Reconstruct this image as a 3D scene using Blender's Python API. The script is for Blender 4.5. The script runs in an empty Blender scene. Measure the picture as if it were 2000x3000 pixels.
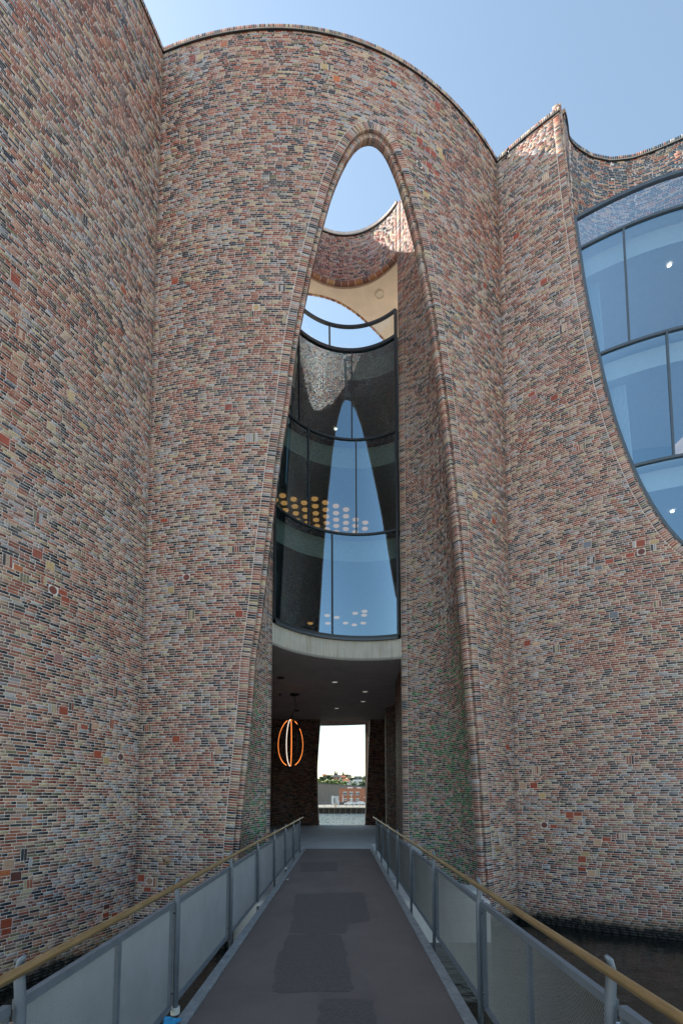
import bpy, math, random
import numpy as np
from mathutils import Vector

# ------------------------------------------------------------------ camera, sky, sun, exposure
scene = bpy.context.scene
COL = scene.collection
R = math.radians
rnd = random.Random(7)
rng = np.random.default_rng(11)

CAMZ, FPX, PITCH = 1.75, 1417.0, R(4.64)
PX, PY = 1000.0, 2229.0
cam_d = bpy.data.cameras.new('camera')
cam = bpy.data.objects.new('camera', cam_d)
COL.objects.link(cam)
cam.location = (0, 0, CAMZ)
cam.rotation_euler = (R(90) + PITCH, 0, 0)
cam_d.sensor_fit = 'HORIZONTAL'
cam_d.sensor_width = 24.0
cam_d.lens = 24.0 * FPX / 2000.0
cam_d.shift_y = (PY - 1500.0) / 2000.0
cam_d.clip_start, cam_d.clip_end = 0.05, 12000
scene.camera = cam

SUN = Vector((-0.961, 0.276, 0.0)).normalized()
SUN_EL = R(35.5)
SUN_DIR = Vector((SUN.x * math.cos(SUN_EL), SUN.y * math.cos(SUN_EL), math.sin(SUN_EL)))
world = bpy.data.worlds.new('World')
scene.world = world
world.use_nodes = True
wn = world.node_tree
wn.nodes.clear()
sky = wn.nodes.new('ShaderNodeTexSky')
sky.sky_type = 'NISHITA'
sky.sun_disc = False
sky.sun_elevation = SUN_EL
sky.sun_rotation = math.atan2(SUN.x, SUN.y)
sky.air_density, sky.dust_density, sky.ozone_density = 1.25, 1.2, 0.7
bg = wn.nodes.new('ShaderNodeBackground')
bg.inputs['Strength'].default_value = 0.15
wo = wn.nodes.new('ShaderNodeOutputWorld')
hsv = wn.nodes.new('ShaderNodeHueSaturation')
hsv.inputs['Saturation'].default_value = 0.92
wn.links.new(sky.outputs[0], hsv.inputs['Color'])
wb = wn.nodes.new('ShaderNodeMix')
wb.data_type, wb.blend_type = 'RGBA', 'MULTIPLY'
wb.inputs[0].default_value = 1.0
wb.inputs[7].default_value = (0.955, 0.985, 0.925, 1)      # white balance of the whole sky
wn.links.new(hsv.outputs[0], wb.inputs[6])
wn.links.new(wb.outputs[2], bg.inputs[0])
wn.links.new(bg.outputs[0], wo.inputs[0])

sun_d = bpy.data.lights.new('sun', 'SUN')
sun_d.energy, sun_d.angle, sun_d.color = 4.6, R(0.55), (1.0, 0.93, 0.83)
sun_o = bpy.data.objects.new('sun', sun_d)
COL.objects.link(sun_o)
sun_o.rotation_euler = SUN_DIR.to_track_quat('Z', 'Y').to_euler()

vs = scene.view_settings
vs.view_transform, vs.look, vs.gamma, vs.exposure = 'Standard', 'None', 1.0, 1.14
vs.use_curve_mapping = False
scene.cycles.max_bounces = 8
scene.cycles.diffuse_bounces = 4
scene.cycles.glossy_bounces = 5
scene.cycles.transparent_max_bounces = 24
scene.cycles.caustics_reflective = False
scene.cycles.caustics_refractive = False
scene.cycles.sample_clamp_indirect = 6.0
scene.cycles.use_denoising = True
scene.cycles.denoising_prefilter = 'NONE'

# ------------------------------------------------------------------ surveying: a pixel of the photograph as a sight line
cp, sp = math.cos(PITCH), math.sin(PITCH)


def ray(x, y):
    u, v = (x - PX) / FPX, (PY - y) / FPX
    return np.array([u, cp - sp * v, sp + cp * v])


def at_z(x, y, z):
    d = ray(x, y)
    return d * ((z - CAMZ) / d[2]) + np.array([0, 0, CAMZ])


def at_y(x, y, Y):
    d = ray(x, y)
    return d * (Y / d[1]) + np.array([0, 0, CAMZ])


def project(p):
    p = np.asarray(p, float)
    q = p - np.array([0, 0, CAMZ])
    f = cp * q[..., 1] + sp * q[..., 2]
    up = -sp * q[..., 1] + cp * q[..., 2]
    return np.stack([PX + FPX * q[..., 0] / f, PY - FPX * up / f], -1), f


# ------------------------------------------------------------------ materials
class NT:
    def __init__(self, name):
        self.m = bpy.data.materials.new(name)
        self.m.use_nodes = True
        self.t = self.m.node_tree
        self.t.nodes.clear()
        self.out = self.n('ShaderNodeOutputMaterial')

    def n(self, typ, **kw):
        nd = self.t.nodes.new(typ)
        for k, v in kw.items():
            setattr(nd, k, v)
        return nd

    def l(self, a, b):
        self.t.links.new(a, b)

    def noise(self, scale, detail=4.0, rough=0.55, vec=None):
        nd = self.n('ShaderNodeTexNoise')
        nd.inputs['Scale'].default_value = scale
        nd.inputs['Detail'].default_value = detail
        nd.inputs['Roughness'].default_value = rough
        if vec is not None:
            self.l(vec, nd.inputs['Vector'])
        return nd.outputs['Fac']

    def ramp(self, fac, stops):
        nd = self.n('ShaderNodeValToRGB')
        cr = nd.color_ramp
        while len(cr.elements) < len(stops):
            cr.elements.new(0.5)
        for e, (p, c) in zip(cr.elements, stops):
            e.position = p
            e.color = (*c, 1) if len(c) == 3 else c
        self.l(fac, nd.inputs[0])
        return nd.outputs[0]

    def mix(self, fac, a, b, mode='MIX'):
        nd = self.n('ShaderNodeMix', data_type='RGBA', blend_type=mode)
        for s, v in ((0, fac), (6, a), (7, b)):
            if hasattr(v, 'node'):
                self.l(v, nd.inputs[s])
            else:
                nd.inputs[s].default_value = v if s == 0 else ((*v, 1) if len(v) == 3 else v)
        return nd.outputs[2]

    def math(self, op, a, b=0.0, clamp=False):
        nd = self.n('ShaderNodeMath', operation=op, use_clamp=clamp)
        for s, v in ((0, a), (1, b)):
            if hasattr(v, 'node'):
                self.l(v, nd.inputs[s])
            else:
                nd.inputs[s].default_value = v
        return nd.outputs[0]

    def mapr(self, v, a, b, c=0.0, d=1.0):
        nd = self.n('ShaderNodeMapRange')
        self.l(v, nd.inputs[0])
        for i, x in enumerate((a, b, c, d)):
            nd.inputs[i + 1].default_value = x
        return nd.outputs[0]

    def pos(self):
        return self.n('ShaderNodeNewGeometry').outputs['Position']

    def xyz(self, v):
        nd = self.n('ShaderNodeSeparateXYZ')
        self.l(v, nd.inputs[0])
        return nd.outputs

    def scaled(self, v, s):
        nd = self.n('ShaderNodeVectorMath', operation='MULTIPLY')
        self.l(v, nd.inputs[0])
        nd.inputs[1].default_value = s
        return nd.outputs[0]

    def bsdf(self, color=(0.5, 0.5, 0.5), rough=0.6, metal=0.0, spec=0.5, bump=None, bump_d=0.01, emit=None, emit_s=0.0):
        b = self.n('ShaderNodeBsdfPrincipled')
        for k, v in (('Base Color', color), ('Roughness', rough), ('Metallic', metal), ('Specular IOR Level', spec)):
            if hasattr(v, 'node'):
                self.l(v, b.inputs[k])
            else:
                b.inputs[k].default_value = (*v, 1) if isinstance(v, tuple) and len(v) == 3 else v
        if bump is not None:
            bp = self.n('ShaderNodeBump')
            bp.inputs['Distance'].default_value = bump_d
            self.l(bump, bp.inputs['Height'])
            self.l(bp.outputs[0], b.inputs['Normal'])
        if emit:
            b.inputs['Emission Color'].default_value = (*emit, 1)
            b.inputs['Emission Strength'].default_value = emit_s
        self.l(b.outputs[0], self.out.inputs[0])
        return b


def simple(name, color, rough=0.6, metal=0.0, var=0.12, scale=6.0, spec=0.5, bump=0.0):
    t = NT(name)
    p = t.pos()
    f = t.noise(scale, 5, 0.6, p)
    lo = tuple(c * (1 - var) for c in color)
    hi = tuple(min(1, c * (1 + var)) for c in color)
    c = t.ramp(f, [(0.3, lo), (0.7, hi)])
    t.bsdf(c, rough, metal, spec, bump=t.noise(scale * 12, 3, 0.6, p) if bump else None, bump_d=bump)
    return t.m


WATER_Z = -2.25


def brick_mat(name, source):
    t = NT(name)
    p = t.pos()
    if source == 'attr':
        a = t.n('ShaderNodeAttribute')
        a.attribute_name = 'tone'
        col, alpha = a.outputs['Color'], a.outputs['Alpha']
    elif source == 'object':
        a = t.n('ShaderNodeObjectInfo')
        col, alpha = a.outputs['Color'], a.outputs['Alpha']
    else:
        col, alpha = t.ramp(t.noise(2.2, 4, 0.6, p), [(0.3, source), (0.7, tuple(c * 1.25 for c in source))]), None
    # mottle inside each brick
    g = t.noise(17.0, 5, 0.65, t.scaled(p, (1, 1, 2.2)))
    col = t.mix(1.0, col, t.ramp(g, [(0.25, (0.70, 0.70, 0.72)), (0.75, (1.25, 1.22, 1.18))]), 'MULTIPLY')
    # chalky bloom in drifting patches
    bl = t.math('MULTIPLY', t.mapr(t.noise(0.55, 6, 0.62, p), 0.48, 0.78), t.mapr(t.noise(7.0, 4, 0.6, p), 0.35, 0.7))
    col = t.mix(t.math('MULTIPLY', bl, 0.42), col, (0.50, 0.46, 0.48))
    # wet and weedy by the water
    z = t.xyz(p)[2]
    wet = t.mapr(t.math('ADD', z, t.math('MULTIPLY', t.noise(2.4, 5, 0.7, p), 0.55)), WATER_Z + 0.47, WATER_Z + 0.63, 1.0, 0.0)
    moss = t.mapr(t.math('ADD', z, t.math('MULTIPLY', t.noise(3.0, 4, 0.7, p), 0.5)), WATER_Z + 0.55, WATER_Z + 0.95, 0.55, 0.0)
    col = t.mix(moss, col, (0.10, 0.075, 0.03))
    col = t.mix(wet, col, (0.010, 0.010, 0.010))
    rough = t.mapr(alpha, 0.0, 1.0, 0.12, 0.78) if alpha is not None else 0.85
    t.bsdf(col, rough, 0, 0.5, bump=t.noise(60, 4, 0.7, p), bump_d=0.004)
    return t.m


M = {}
M['brick'] = brick_mat('brick_clay', 'attr')
M['brick_one'] = brick_mat('brick_clay_single', 'object')
M['mortar'] = brick_mat('mortar', (0.72, 0.64, 0.60))
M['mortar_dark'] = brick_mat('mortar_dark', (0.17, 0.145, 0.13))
M['coping_bed'] = simple('mortar_bed', (0.50, 0.47, 0.42), 0.85)
M['flashing'] = simple('bronze_flashing', (0.035, 0.028, 0.026), 0.5)
M['plain_brick'] = simple('far_brick', (0.30, 0.22, 0.18), 0.8, var=0.3, scale=3)


def glass_mat(name, tint, gloss, fac):
    t = NT(name)
    tr = t.n('ShaderNodeBsdfTransparent')
    tr.inputs[0].default_value = (*tint, 1)
    gl = t.n('ShaderNodeBsdfGlossy')
    gl.inputs['Color'].default_value = (*gloss, 1)
    gl.inputs['Roughness'].default_value = 0.0
    ge = t.n('ShaderNodeNewGeometry')
    dt = t.n('ShaderNodeVectorMath', operation='DOT_PRODUCT')
    t.l(ge.outputs['Normal'], dt.inputs[0])
    t.l(ge.outputs['Incoming'], dt.inputs[1])
    gr_ = t.math('POWER', t.math('SUBTRACT', 1.0, t.math('ABSOLUTE', dt.outputs['Value']), clamp=True), 4.0)
    f = t.math('ADD', t.math('MULTIPLY', gr_, 0.6), fac, clamp=True)
    mx = t.n('ShaderNodeMixShader')
    t.l(f, mx.inputs[0])
    t.l(tr.outputs[0], mx.inputs[1])
    t.l(gl.outputs[0], mx.inputs[2])
    t.l(mx.outputs[0], t.out.inputs[0])
    return t.m


M['glass'] = glass_mat('coated_glass', (0.46, 0.56, 0.55), (0.58, 0.82, 1.0), 0.34)
M['bay_glass'] = glass_mat('bay_coated_glass', (0.70, 0.80, 0.84), (0.52, 0.79, 1.0), 0.36)
M['rail_glass'] = glass_mat('balustrade_glass', (0.88, 0.94, 0.96), (0.9, 0.96, 1.0), 0.05)
M['blue_glass'] = glass_mat('balustrade_glass_blue', (0.70, 0.80, 0.90), (0.85, 0.93, 1.0), 0.30)
M['frame'] = simple('frame_grey', (0.045, 0.052, 0.062), 0.45, 0.3, var=0.1)
M['frame_blue'] = simple('frame_blue_grey', (0.085, 0.108, 0.135), 0.42, 0.2, var=0.08)  # bluer, paler grey of the bay frames and the void sill
M['plaster'] = simple('warm_plaster', (0.70, 0.60, 0.48), 0.9, var=0.08, scale=1.4)
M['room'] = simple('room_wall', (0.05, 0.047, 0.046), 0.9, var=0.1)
M['terrace'] = simple('terrace_paving', (0.60, 0.55, 0.48), 0.85, var=0.06)
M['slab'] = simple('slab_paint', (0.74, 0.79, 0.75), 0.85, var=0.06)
M['slab_white'] = simple('slab_white', (0.80, 0.79, 0.78), 0.85, var=0.04)
M['curtain'] = simple('curtain_cloth', (0.78, 0.80, 0.80), 0.9, var=0.05)


def concrete(name, col, streak):
    t = NT(name)
    p = t.pos()
    c = t.ramp(t.noise(1.3, 6, 0.6, p), [(0.3, tuple(x * 0.86 for x in col)), (0.7, tuple(x * 1.1 for x in col))])
    if streak:
        s = t.mapr(t.noise(2.6, 4, 0.7, t.scaled(p, (2.2, 2.2, 0.12))), 0.54, 0.72)
        c = t.mix(t.math('MULTIPLY', s, 0.75), c, (0.36, 0.22, 0.09))
        s2 = t.mapr(t.noise(5.0, 4, 0.7, t.scaled(p, (2.2, 2.2, 0.1))), 0.5, 0.75)
        c = t.mix(t.math('MULTIPLY', s2, 0.35), c, (0.22, 0.20, 0.17))
    t.bsdf(c, 0.75, 0, 0.4, bump=t.noise(30, 4, 0.6, p), bump_d=0.004)
    return t.m


M['band'] = concrete('fair_faced_concrete', (0.60, 0.58, 0.52), True)
M['soffit'] = concrete('dark_soffit', (0.60, 0.56, 0.53), False)
M['floor'] = concrete('polished_floor', (0.42, 0.44, 0.46), False)
M['ledge'] = concrete('ledge_concrete', (0.42, 0.44, 0.42), False)

t = NT('bridge_asphalt')
p = t.pos()
c = t.ramp(t.noise(1.0, 5, 0.6, p), [(0.3, (0.140, 0.112, 0.102)), (0.7, (0.178, 0.144, 0.131))])
x, y, z = t.xyz(p)
rep = t.mapr(t.noise(0.62, 2, 0.4, t.scaled(p, (1.6, 0.6, 1))), 0.50, 0.53)
c = t.mix(t.math('MULTIPLY', rep, 0.12), c, (0.050, 0.042, 0.042))
c = t.mix(1.0, c, t.ramp(t.noise(420, 2, 0.7, p), [(0.25, (0.55, 0.55, 0.55)), (0.75, (1.5, 1.5, 1.5))]), 'MULTIPLY')
vor = t.n('ShaderNodeTexVoronoi')
vor.inputs['Scale'].default_value = 2.3
t.l(p, vor.inputs['Vector'])
c = t.mix(t.mapr(vor.outputs['Distance'], 0.012, 0.02, 0.8, 0.0), c, (0.5, 0.48, 0.47))
t.bsdf(c, 0.82, 0, 0.35, bump=t.noise(260, 3, 0.7, p), bump_d=0.006)
M['asphalt'] = t.m

t = NT('galvanised_strip')
p = t.pos()
vor = t.n('ShaderNodeTexVoronoi')
vor.inputs['Scale'].default_value = 28
t.l(p, vor.inputs['Vector'])
c = t.mix(0.5, t.ramp(t.noise(7, 5, 0.7, p), [(0.3, (0.14, 0.15, 0.16)), (0.7, (0.42, 0.43, 0.44))]), t.ramp(vor.outputs['Color'], [(0, (0.20, 0.21, 0.22)), (1, (0.40, 0.41, 0.42))]))
t.bsdf(c, 0.55, 0.2, 0.5)
M['galv'] = t.m
M['steel'] = simple('painted_steel', (0.15, 0.172, 0.20), 0.42, 0.15, var=0.12, scale=9)
M['steel_mesh'] = simple('mesh_steel', (0.195, 0.196, 0.205), 0.45, 0.3, var=0.12, scale=2.0)
t = NT('worn_brass')
p = t.pos()
c = t.ramp(t.noise(5, 5, 0.65, t.scaled(p, (6, 0.8, 6))), [(0.3, (0.42, 0.29, 0.14)), (0.7, (0.66, 0.48, 0.25))])
t.bsdf(c, 0.36, 0.85, 0.5)
M['brass'] = t.m
M['chrome'] = simple('bright_steel', (0.6, 0.6, 0.6), 0.2, 1.0, var=0.05)
M['collar'] = simple('white_wrap', (0.62, 0.61, 0.57), 0.8)
M['blue'] = simple('blue_plastic', (0.03, 0.30, 0.55), 0.5)
M['copper'] = simple('clay_spout', (0.45, 0.30, 0.19), 0.7)
M['dark'] = simple('dark_hollow', (0.01, 0.01, 0.01), 0.9)
M['black_metal'] = simple('black_metal', (0.018, 0.017, 0.018), 0.45, 0.3)


def emis(name, col, s):
    t = NT(name)
    t.bsdf(col, 0.6, 0, 0.3, emit=col, emit_s=s)
    return t.m


M['lamp_orange'] = emis('led_orange', (1.0, 0.26, 0.05), 0.95)
M['lamp_white'] = emis('led_white', (1.0, 0.85, 0.72), 1.0)
M['lamp_cool'] = emis('downlight_glow', (0.85, 0.83, 0.78), 0.16)
M['lamp_spot'] = emis('spot_glow', (1.0, 0.93, 0.80), 2.5)
M['lamp_disc'] = emis('disc_glow', (0.95, 0.46, 0.15), 0.45)

t = NT('harbour_water')
p = t.pos()
x, y, z = t.xyz(p)
w1 = t.noise(2.2, 4, 0.6, t.scaled(p, (1, 0.7, 1)))
w2 = t.noise(0.8, 4, 0.6, t.scaled(p, (0.22, 0.8, 1)))
h = t.math('ADD', t.math('MULTIPLY', w1, 0.35), w2)
h = t.math('ADD', h, t.math('MULTIPLY', t.noise(0.16, 3, 0.6, t.scaled(p, (0.8, 0.5, 1))), 0.7))
h = t.math('MULTIPLY', h, t.mapr(y, 30.0, 50.0, 0.12, 0.5))
t.bsdf((0.010, 0.012, 0.010), 0.05, 0, 0.5, bump=h, bump_d=0.55)
M['water'] = t.m
M['quay_paving'] = simple('pale_paving', (0.46, 0.44, 0.41), 0.85, var=0.1, scale=0.6)
M['far_ground'] = simple('quay_surface', (0.26, 0.24, 0.20), 0.9, var=0.15, scale=0.3)
M['hill'] = simple('hill_green', (0.07, 0.10, 0.035), 0.95, var=0.3, scale=0.1)


# ------------------------------------------------------------------ object helpers
def wloc(o):
    v = Vector((0, 0, 0))
    while o is not None:
        v += o.location
        o = o.parent
    return v


def tag(o, label=None, cat=None, group=None, kind=None):
    if label:
        o['label'] = label
    if cat:
        o['category'] = cat
    if group:
        o['group'] = group
    if kind:
        o['kind'] = kind
    return o


def thing(name, loc, label, cat, group=None):
    o = bpy.data.objects.new(name, None)
    COL.objects.link(o)
    o.location = loc
    o.empty_display_size = 0.2
    return tag(o, label, cat, group)


def mesh_from(name, verts, faces4=None, faces3=None):
    """verts (N,3); faces4 (K,4) and/or faces3 (K,3) arrays"""
    me = bpy.data.meshes.new(name)
    verts = np.asarray(verts, np.float32)
    me.vertices.add(len(verts))
    me.vertices.foreach_set('co', verts.ravel())
    loops, starts, tot = [], [], 0
    for fs in (faces4, faces3):
        if fs is not None and len(fs):
            fs = np.asarray(fs, np.int32)
            k = fs.shape[1]
            loops.append(fs.ravel())
            starts.append(tot + np.arange(len(fs), dtype=np.int32) * k)
            tot += fs.size
    loops = np.concatenate(loops)
    starts = np.concatenate(starts)
    me.loops.add(len(loops))
    me.loops.foreach_set('vertex_index', loops)
    me.polygons.add(len(starts))
    me.polygons.foreach_set('loop_start', starts)
    me.update(calc_edges=True)
    me.validate()
    return me


def link(name, me, mat, parent=None, loc=(0, 0, 0)):
    o = bpy.data.objects.new(name, me)
    COL.objects.link(o)
    if mat is not None and not me.materials:
        me.materials.append(mat)
    o.parent = parent
    o.location = loc
    return o


class MB:
    """collects shapes in world coordinates; build() links them as one mesh"""

    def __init__(self):
        self.v, self.f = [], []

    def add(self, vs, fs):
        b = len(self.v)
        self.v += [tuple(map(float, q)) for q in vs]
        self.f += [tuple(b + i for i in f) for f in fs]
        return self

    def box(self, c, s, rz=0.0):
        cx, cy, cz = c
        hx, hy, hz = s[0] / 2, s[1] / 2, s[2] / 2
        co, si = math.cos(rz), math.sin(rz)
        vs = []
        for dz in (-hz, hz):
            for dx, dy in ((-hx, -hy), (hx, -hy), (hx, hy), (-hx, hy)):
                vs.append((cx + dx * co - dy * si, cy + dx * si + dy * co, cz + dz))
        return self.add(vs, [(3, 2, 1, 0), (4, 5, 6, 7), (0, 1, 5, 4), (1, 2, 6, 5), (2, 3, 7, 6), (3, 0, 4, 7)])

    def tube(self, path, r, n=10, cap=True, squash=None):
        path = [Vector(q) for q in path]
        rs = r if isinstance(r, (list, tuple)) else [r] * len(path)
        vs, fs = [], []
        up0 = None
        for i, q in enumerate(path):
            d = (path[min(i + 1, len(path) - 1)] - path[max(i - 1, 0)]).normalized()
            if up0 is None:
                up0 = d.orthogonal().normalized() if abs(d.z) > 0.9 or squash is None else Vector((0, 0, 1))
                if squash is not None and abs(d.z) > 0.9:
                    up0 = Vector((0, 1, 0))
            a = (up0 - d * up0.dot(d)).normalized()
            b = d.cross(a)
            up0 = a
            sq = squash or (1, 1)
            for k in range(n):
                th = 2 * math.pi * k / n
                vs.append(q + a * (rs[i] * sq[0] * math.cos(th)) + b * (rs[i] * sq[1] * math.sin(th)))
        for i in range(len(path) - 1):
            for k in range(n):
                fs.append((i * n + k, i * n + (k + 1) % n, (i + 1) * n + (k + 1) % n, (i + 1) * n + k))
        if cap:
            fs.append(tuple(range(n - 1, -1, -1)))
            fs.append(tuple((len(path) - 1) * n + k for k in range(n)))
        return self.add(vs, fs)

    def prism(self, poly, z0, z1):
        n = len(poly)
        vs = [(x, y, z0) for x, y in poly] + [(x, y, z1) for x, y in poly]
        fs = [tuple(range(n - 1, -1, -1)), tuple(range(n, 2 * n))]
        fs += [(i, (i + 1) % n, n + (i + 1) % n, n + i) for i in range(n)]
        return self.add(vs, fs)

    def strip(self, A, B):
        """quad strip between two 3-D polylines"""
        n = len(A)
        return self.add(list(A) + list(B), [(i, i + 1, n + i + 1, n + i) for i in range(n - 1)])

    def build(self, name, mat, parent=None, smooth=False):
        off = wloc(parent) if parent else Vector((0, 0, 0))
        me = bpy.data.meshes.new(name)
        me.from_pydata([(x - off.x, y - off.y, z - off.z) for x, y, z in self.v], [], self.f)
        me.update()
        if smooth:
            me.polygons.foreach_set('use_smooth', [True] * len(me.polygons))
        return link(name, me, mat, parent)


# ------------------------------------------------------------------ brick palette
PAL = np.array([
    # r, g, b, roughness, weight
    (0.285, 0.082, 0.050, .75, 17), (0.380, 0.130, 0.074, .75, 14), (0.460, 0.225, 0.150, .8, 13), (0.530, 0.360, 0.255, .8, 12),
    (0.510, 0.390, 0.235, .8, 8), (0.430, 0.400, 0.395, .7, 6), (0.300, 0.290, 0.315, .6, 4), (0.027, 0.028, 0.040, .5, 15),
    (0.058, 0.043, 0.042, .55, 11), (0.140, 0.068, 0.050, .7, 10), (0.195, 0.165, 0.090, .75, 7), (0.290, 0.185, 0.135, .75, 9),
    (0.430, 0.275, 0.245, .75, 10)])
PAL_C, PAL_W = PAL[:, :4], PAL[:, 4] / PAL[:, 4].sum()
GREEN = np.array([(0.014, 0.20, 0.040, .35), (0.010, 0.14, 0.030, .35), (0.03, 0.25, 0.07, .4)])
BLUE = np.array([(0.022, 0.060, 0.095, .16), (0.030, 0.085, 0.130, .16), (0.018, 0.042, 0.072, .2)])


def field(s, z, k):
    return (np.sin(s * .9 + 1.7 * k + .8 * np.sin(z * .45 + k)) + np.sin(z * .7 - .6 * s + 2.1 * k) + np.sin(s * 1.9 + z * 1.3 + 4.0 * k)) / 3


def palette(S, Z, tone):
    """a fired-clay colour for each brick; tone(S, Z) gives the share of green and of blue glazed bricks"""
    n = len(S)
    idx = rng.choice(len(PAL), n, p=PAL_W)
    # runs of greyer and of redder clay
    f = field(S, Z, 1.0)
    grey = (f > 0.35) & (rng.random(n) < 0.35)
    idx[grey] = rng.choice([5, 6, 12, 3], grey.sum())
    warm = (f < -0.4) & (rng.random(n) < 0.35)
    idx[warm] = rng.choice([0, 1, 2, 9], warm.sum())
    c = PAL_C[idx].copy()
    if tone is not None:
        g, b = tone(S, Z)
        u = rng.random(n)
        m = u < g
        c[m] = GREEN[rng.integers(0, 3, m.sum())]
        m = (u > 1 - b)
        c[m] = BLUE[rng.integers(0, 3, m.sum())]
    c[:, :3] *= (0.85 + 0.3 * rng.random((n, 1)))
    c[:, :3] *= (0.96 + 0.08 * rng.random((n, 3)))
    return c


class Batch:
    """bricks as quads with depth, and the mortar bed behind them"""

    def __init__(self):
        self.q, self.c, self.bed = [], [], []

    def bricks(self, corners, cols):
        if len(corners):
            self.q.append(np.asarray(corners, float))
            self.c.append(np.asarray(cols, float))

    def beds(self, quads):
        if len(quads):
            self.bed.append(np.asarray(quads, float))

    def build(self, name, parent, proud=0.004, label=None):
        Q = np.concatenate(self.q)
        C = np.concatenate(self.c)
        n = np.cross(Q[:, 1] - Q[:, 0], Q[:, 3] - Q[:, 0])
        n /= np.maximum(np.linalg.norm(n, axis=1, keepdims=True), 1e-9)
        jit = (rng.random((len(Q), 1)) - 0.4) * 0.003
        out = n * (proud + jit)
        front = Q + out[:, None, :]
        # slight waviness of hand-made brick
        front += (rng.random(front.shape) - 0.5) * 0.003
        back = Q - n[:, None, :] * 0.004
        V = np.concatenate([front, back], 1).reshape(-1, 3)
        base = np.arange(len(Q))[:, None] * 8
        pat = np.array([[0, 1, 2, 3], [0, 4, 5, 1], [1, 5, 6, 2], [2, 6, 7, 3], [3, 7, 4, 0]])
        F4 = (base[:, None, :] + pat[None]).reshape(-1, 4)
        off = np.array(wloc(parent))
        me = mesh_from(name, V - off, F4)
        at = me.attributes.new('tone', 'FLOAT_COLOR', 'POINT')
        cc = np.repeat(C, 8, axis=0).astype(np.float32)
        at.data.foreach_set('color', cc.ravel())
        o = link(name, me, M['brick'], parent)
        o['kind'] = 'stuff'
        return o

    def bed_mesh(self, name, parent, mat=None):
        B = np.concatenate(self.bed)
        off = np.array(wloc(parent)) if parent else np.zeros(3)
        V = B.reshape(-1, 3) - off
        F = np.arange(len(V)).reshape(-1, 4)
        return link(name, mesh_from(name, V, F), mat or M['mortar'], parent)


COURSE = 0.0685
JOINT = 0.0150
STRETCH, HEAD, THREEQ = 0.238, 0.118, 0.178


class Prism:
    """a vertical wall over a plan curve; s runs along the curve, the face looks to the right of it seen from above when side=+1"""

    def __init__(self, pts, side):
        P = np.asarray(pts, float)
        L = np.r_[0, np.cumsum(np.linalg.norm(np.diff(P, axis=0), axis=1))]
        ss = np.linspace(0, L[-1], max(16, int(L[-1] / 0.05)))
        self.P = np.c_[np.interp(ss, L, P[:, 0]), np.interp(ss, L, P[:, 1])]
        # light smoothing keeps the curve even
        for _ in range(6):
            self.P[1:-1] = 0.25 * self.P[:-2] + 0.5 * self.P[1:-1] + 0.25 * self.P[2:]
        self.s = np.r_[0, np.cumsum(np.linalg.norm(np.diff(self.P, axis=0), axis=1))]
        T = np.gradient(self.P, axis=0)
        T /= np.linalg.norm(T, axis=1, keepdims=True)
        self.N = np.c_[T[:, 1], -T[:, 0]] * side
        self.side = side
        self.L = self.s[-1]

    def at(self, s, z, d=0.0):
        s = np.asarray(s, float)
        x, y = np.interp(s, self.s, self.P[:, 0]), np.interp(s, self.s, self.P[:, 1])
        nx, ny = np.interp(s, self.s, self.N[:, 0]), np.interp(s, self.s, self.N[:, 1])
        z = np.broadcast_to(np.asarray(z, float), s.shape)
        return np.stack([x - nx * d, y - ny * d, z], -1)

    def frame(self, s):
        n = np.array([np.interp(s, self.s, self.N[:, 0]), np.interp(s, self.s, self.N[:, 1])])
        return n / np.linalg.norm(n)

    def hit(self, px, py):
        """(s, z) where the sight line of a photograph pixel meets the wall"""
        d = ray(px, py)
        a = self.P[:-1]
        e = self.P[1:] - a
        den = d[0] * e[:, 1] - d[1] * e[:, 0]
        den = np.where(abs(den) < 1e-9, 1e-9, den)
        tt = (a[:, 0] * e[:, 1] - a[:, 1] * e[:, 0]) / den
        uu = (a[:, 0] * d[1] - a[:, 1] * d[0]) / den
        ok = np.where((uu >= -1e-6) & (uu <= 1 + 1e-6) & (tt > 0))[0]
        if len(ok) == 0:
            return None
        i = ok[np.argmin(tt[ok])]
        return self.s[i] + uu[i] * (self.s[i + 1] - self.s[i]), CAMZ + tt[i] * d[2]


class Loft(Prism):
    """a wall whose plan curve changes with height: curve(z) -> points from its fixed jamb to the arch edge"""

    def __init__(self, curve, side):
        self.curve, self.side, self.cache = curve, side, {}

    def tab(self, z):
        k = round(float(z), 3)
        if k not in self.cache:
            P = self.curve(k)
            s = np.r_[0, np.cumsum(np.linalg.norm(np.diff(P, axis=0), axis=1))]
            self.cache[k] = (P, s)
        return self.cache[k]

    def length(self, z):
        return self.tab(z)[1][-1]

    def at(self, s, z, d=0.0):
        z0 = float(np.ravel(z)[0])
        P, S = self.tab(z0)
        s = np.asarray(s, float)
        return np.stack([np.interp(s, S, P[:, 0]), np.interp(s, S, P[:, 1]), np.full(s.shape, z0)], -1)


def fill(a, b, first=None):
    """brick lengths laid from a to b in a wild bond"""
    out, s = [], a
    if first:
        out.append((s, min(b, s + first)))
        s += first
    lead = rnd.choice((STRETCH, HEAD, THREEQ, 0.15, 0.2))
    if s < b:
        e = min(b, s + lead)
        out.append((s, e))
        s = e
    heads = 0
    while s < b - 1e-6:
        l = HEAD if (rnd.random() < 0.30 and heads < 2) else STRETCH
        heads = heads + 1 if l == HEAD else 0
        if b - s - l < 0.07:
            l = b - s if b - s < 0.30 else (b - s) / 2
        e = min(b, s + l)
        out.append((s, e))
        s = e
    return [(p_, q_) for p_, q_ in out if q_ - p_ > 0.03]


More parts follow.
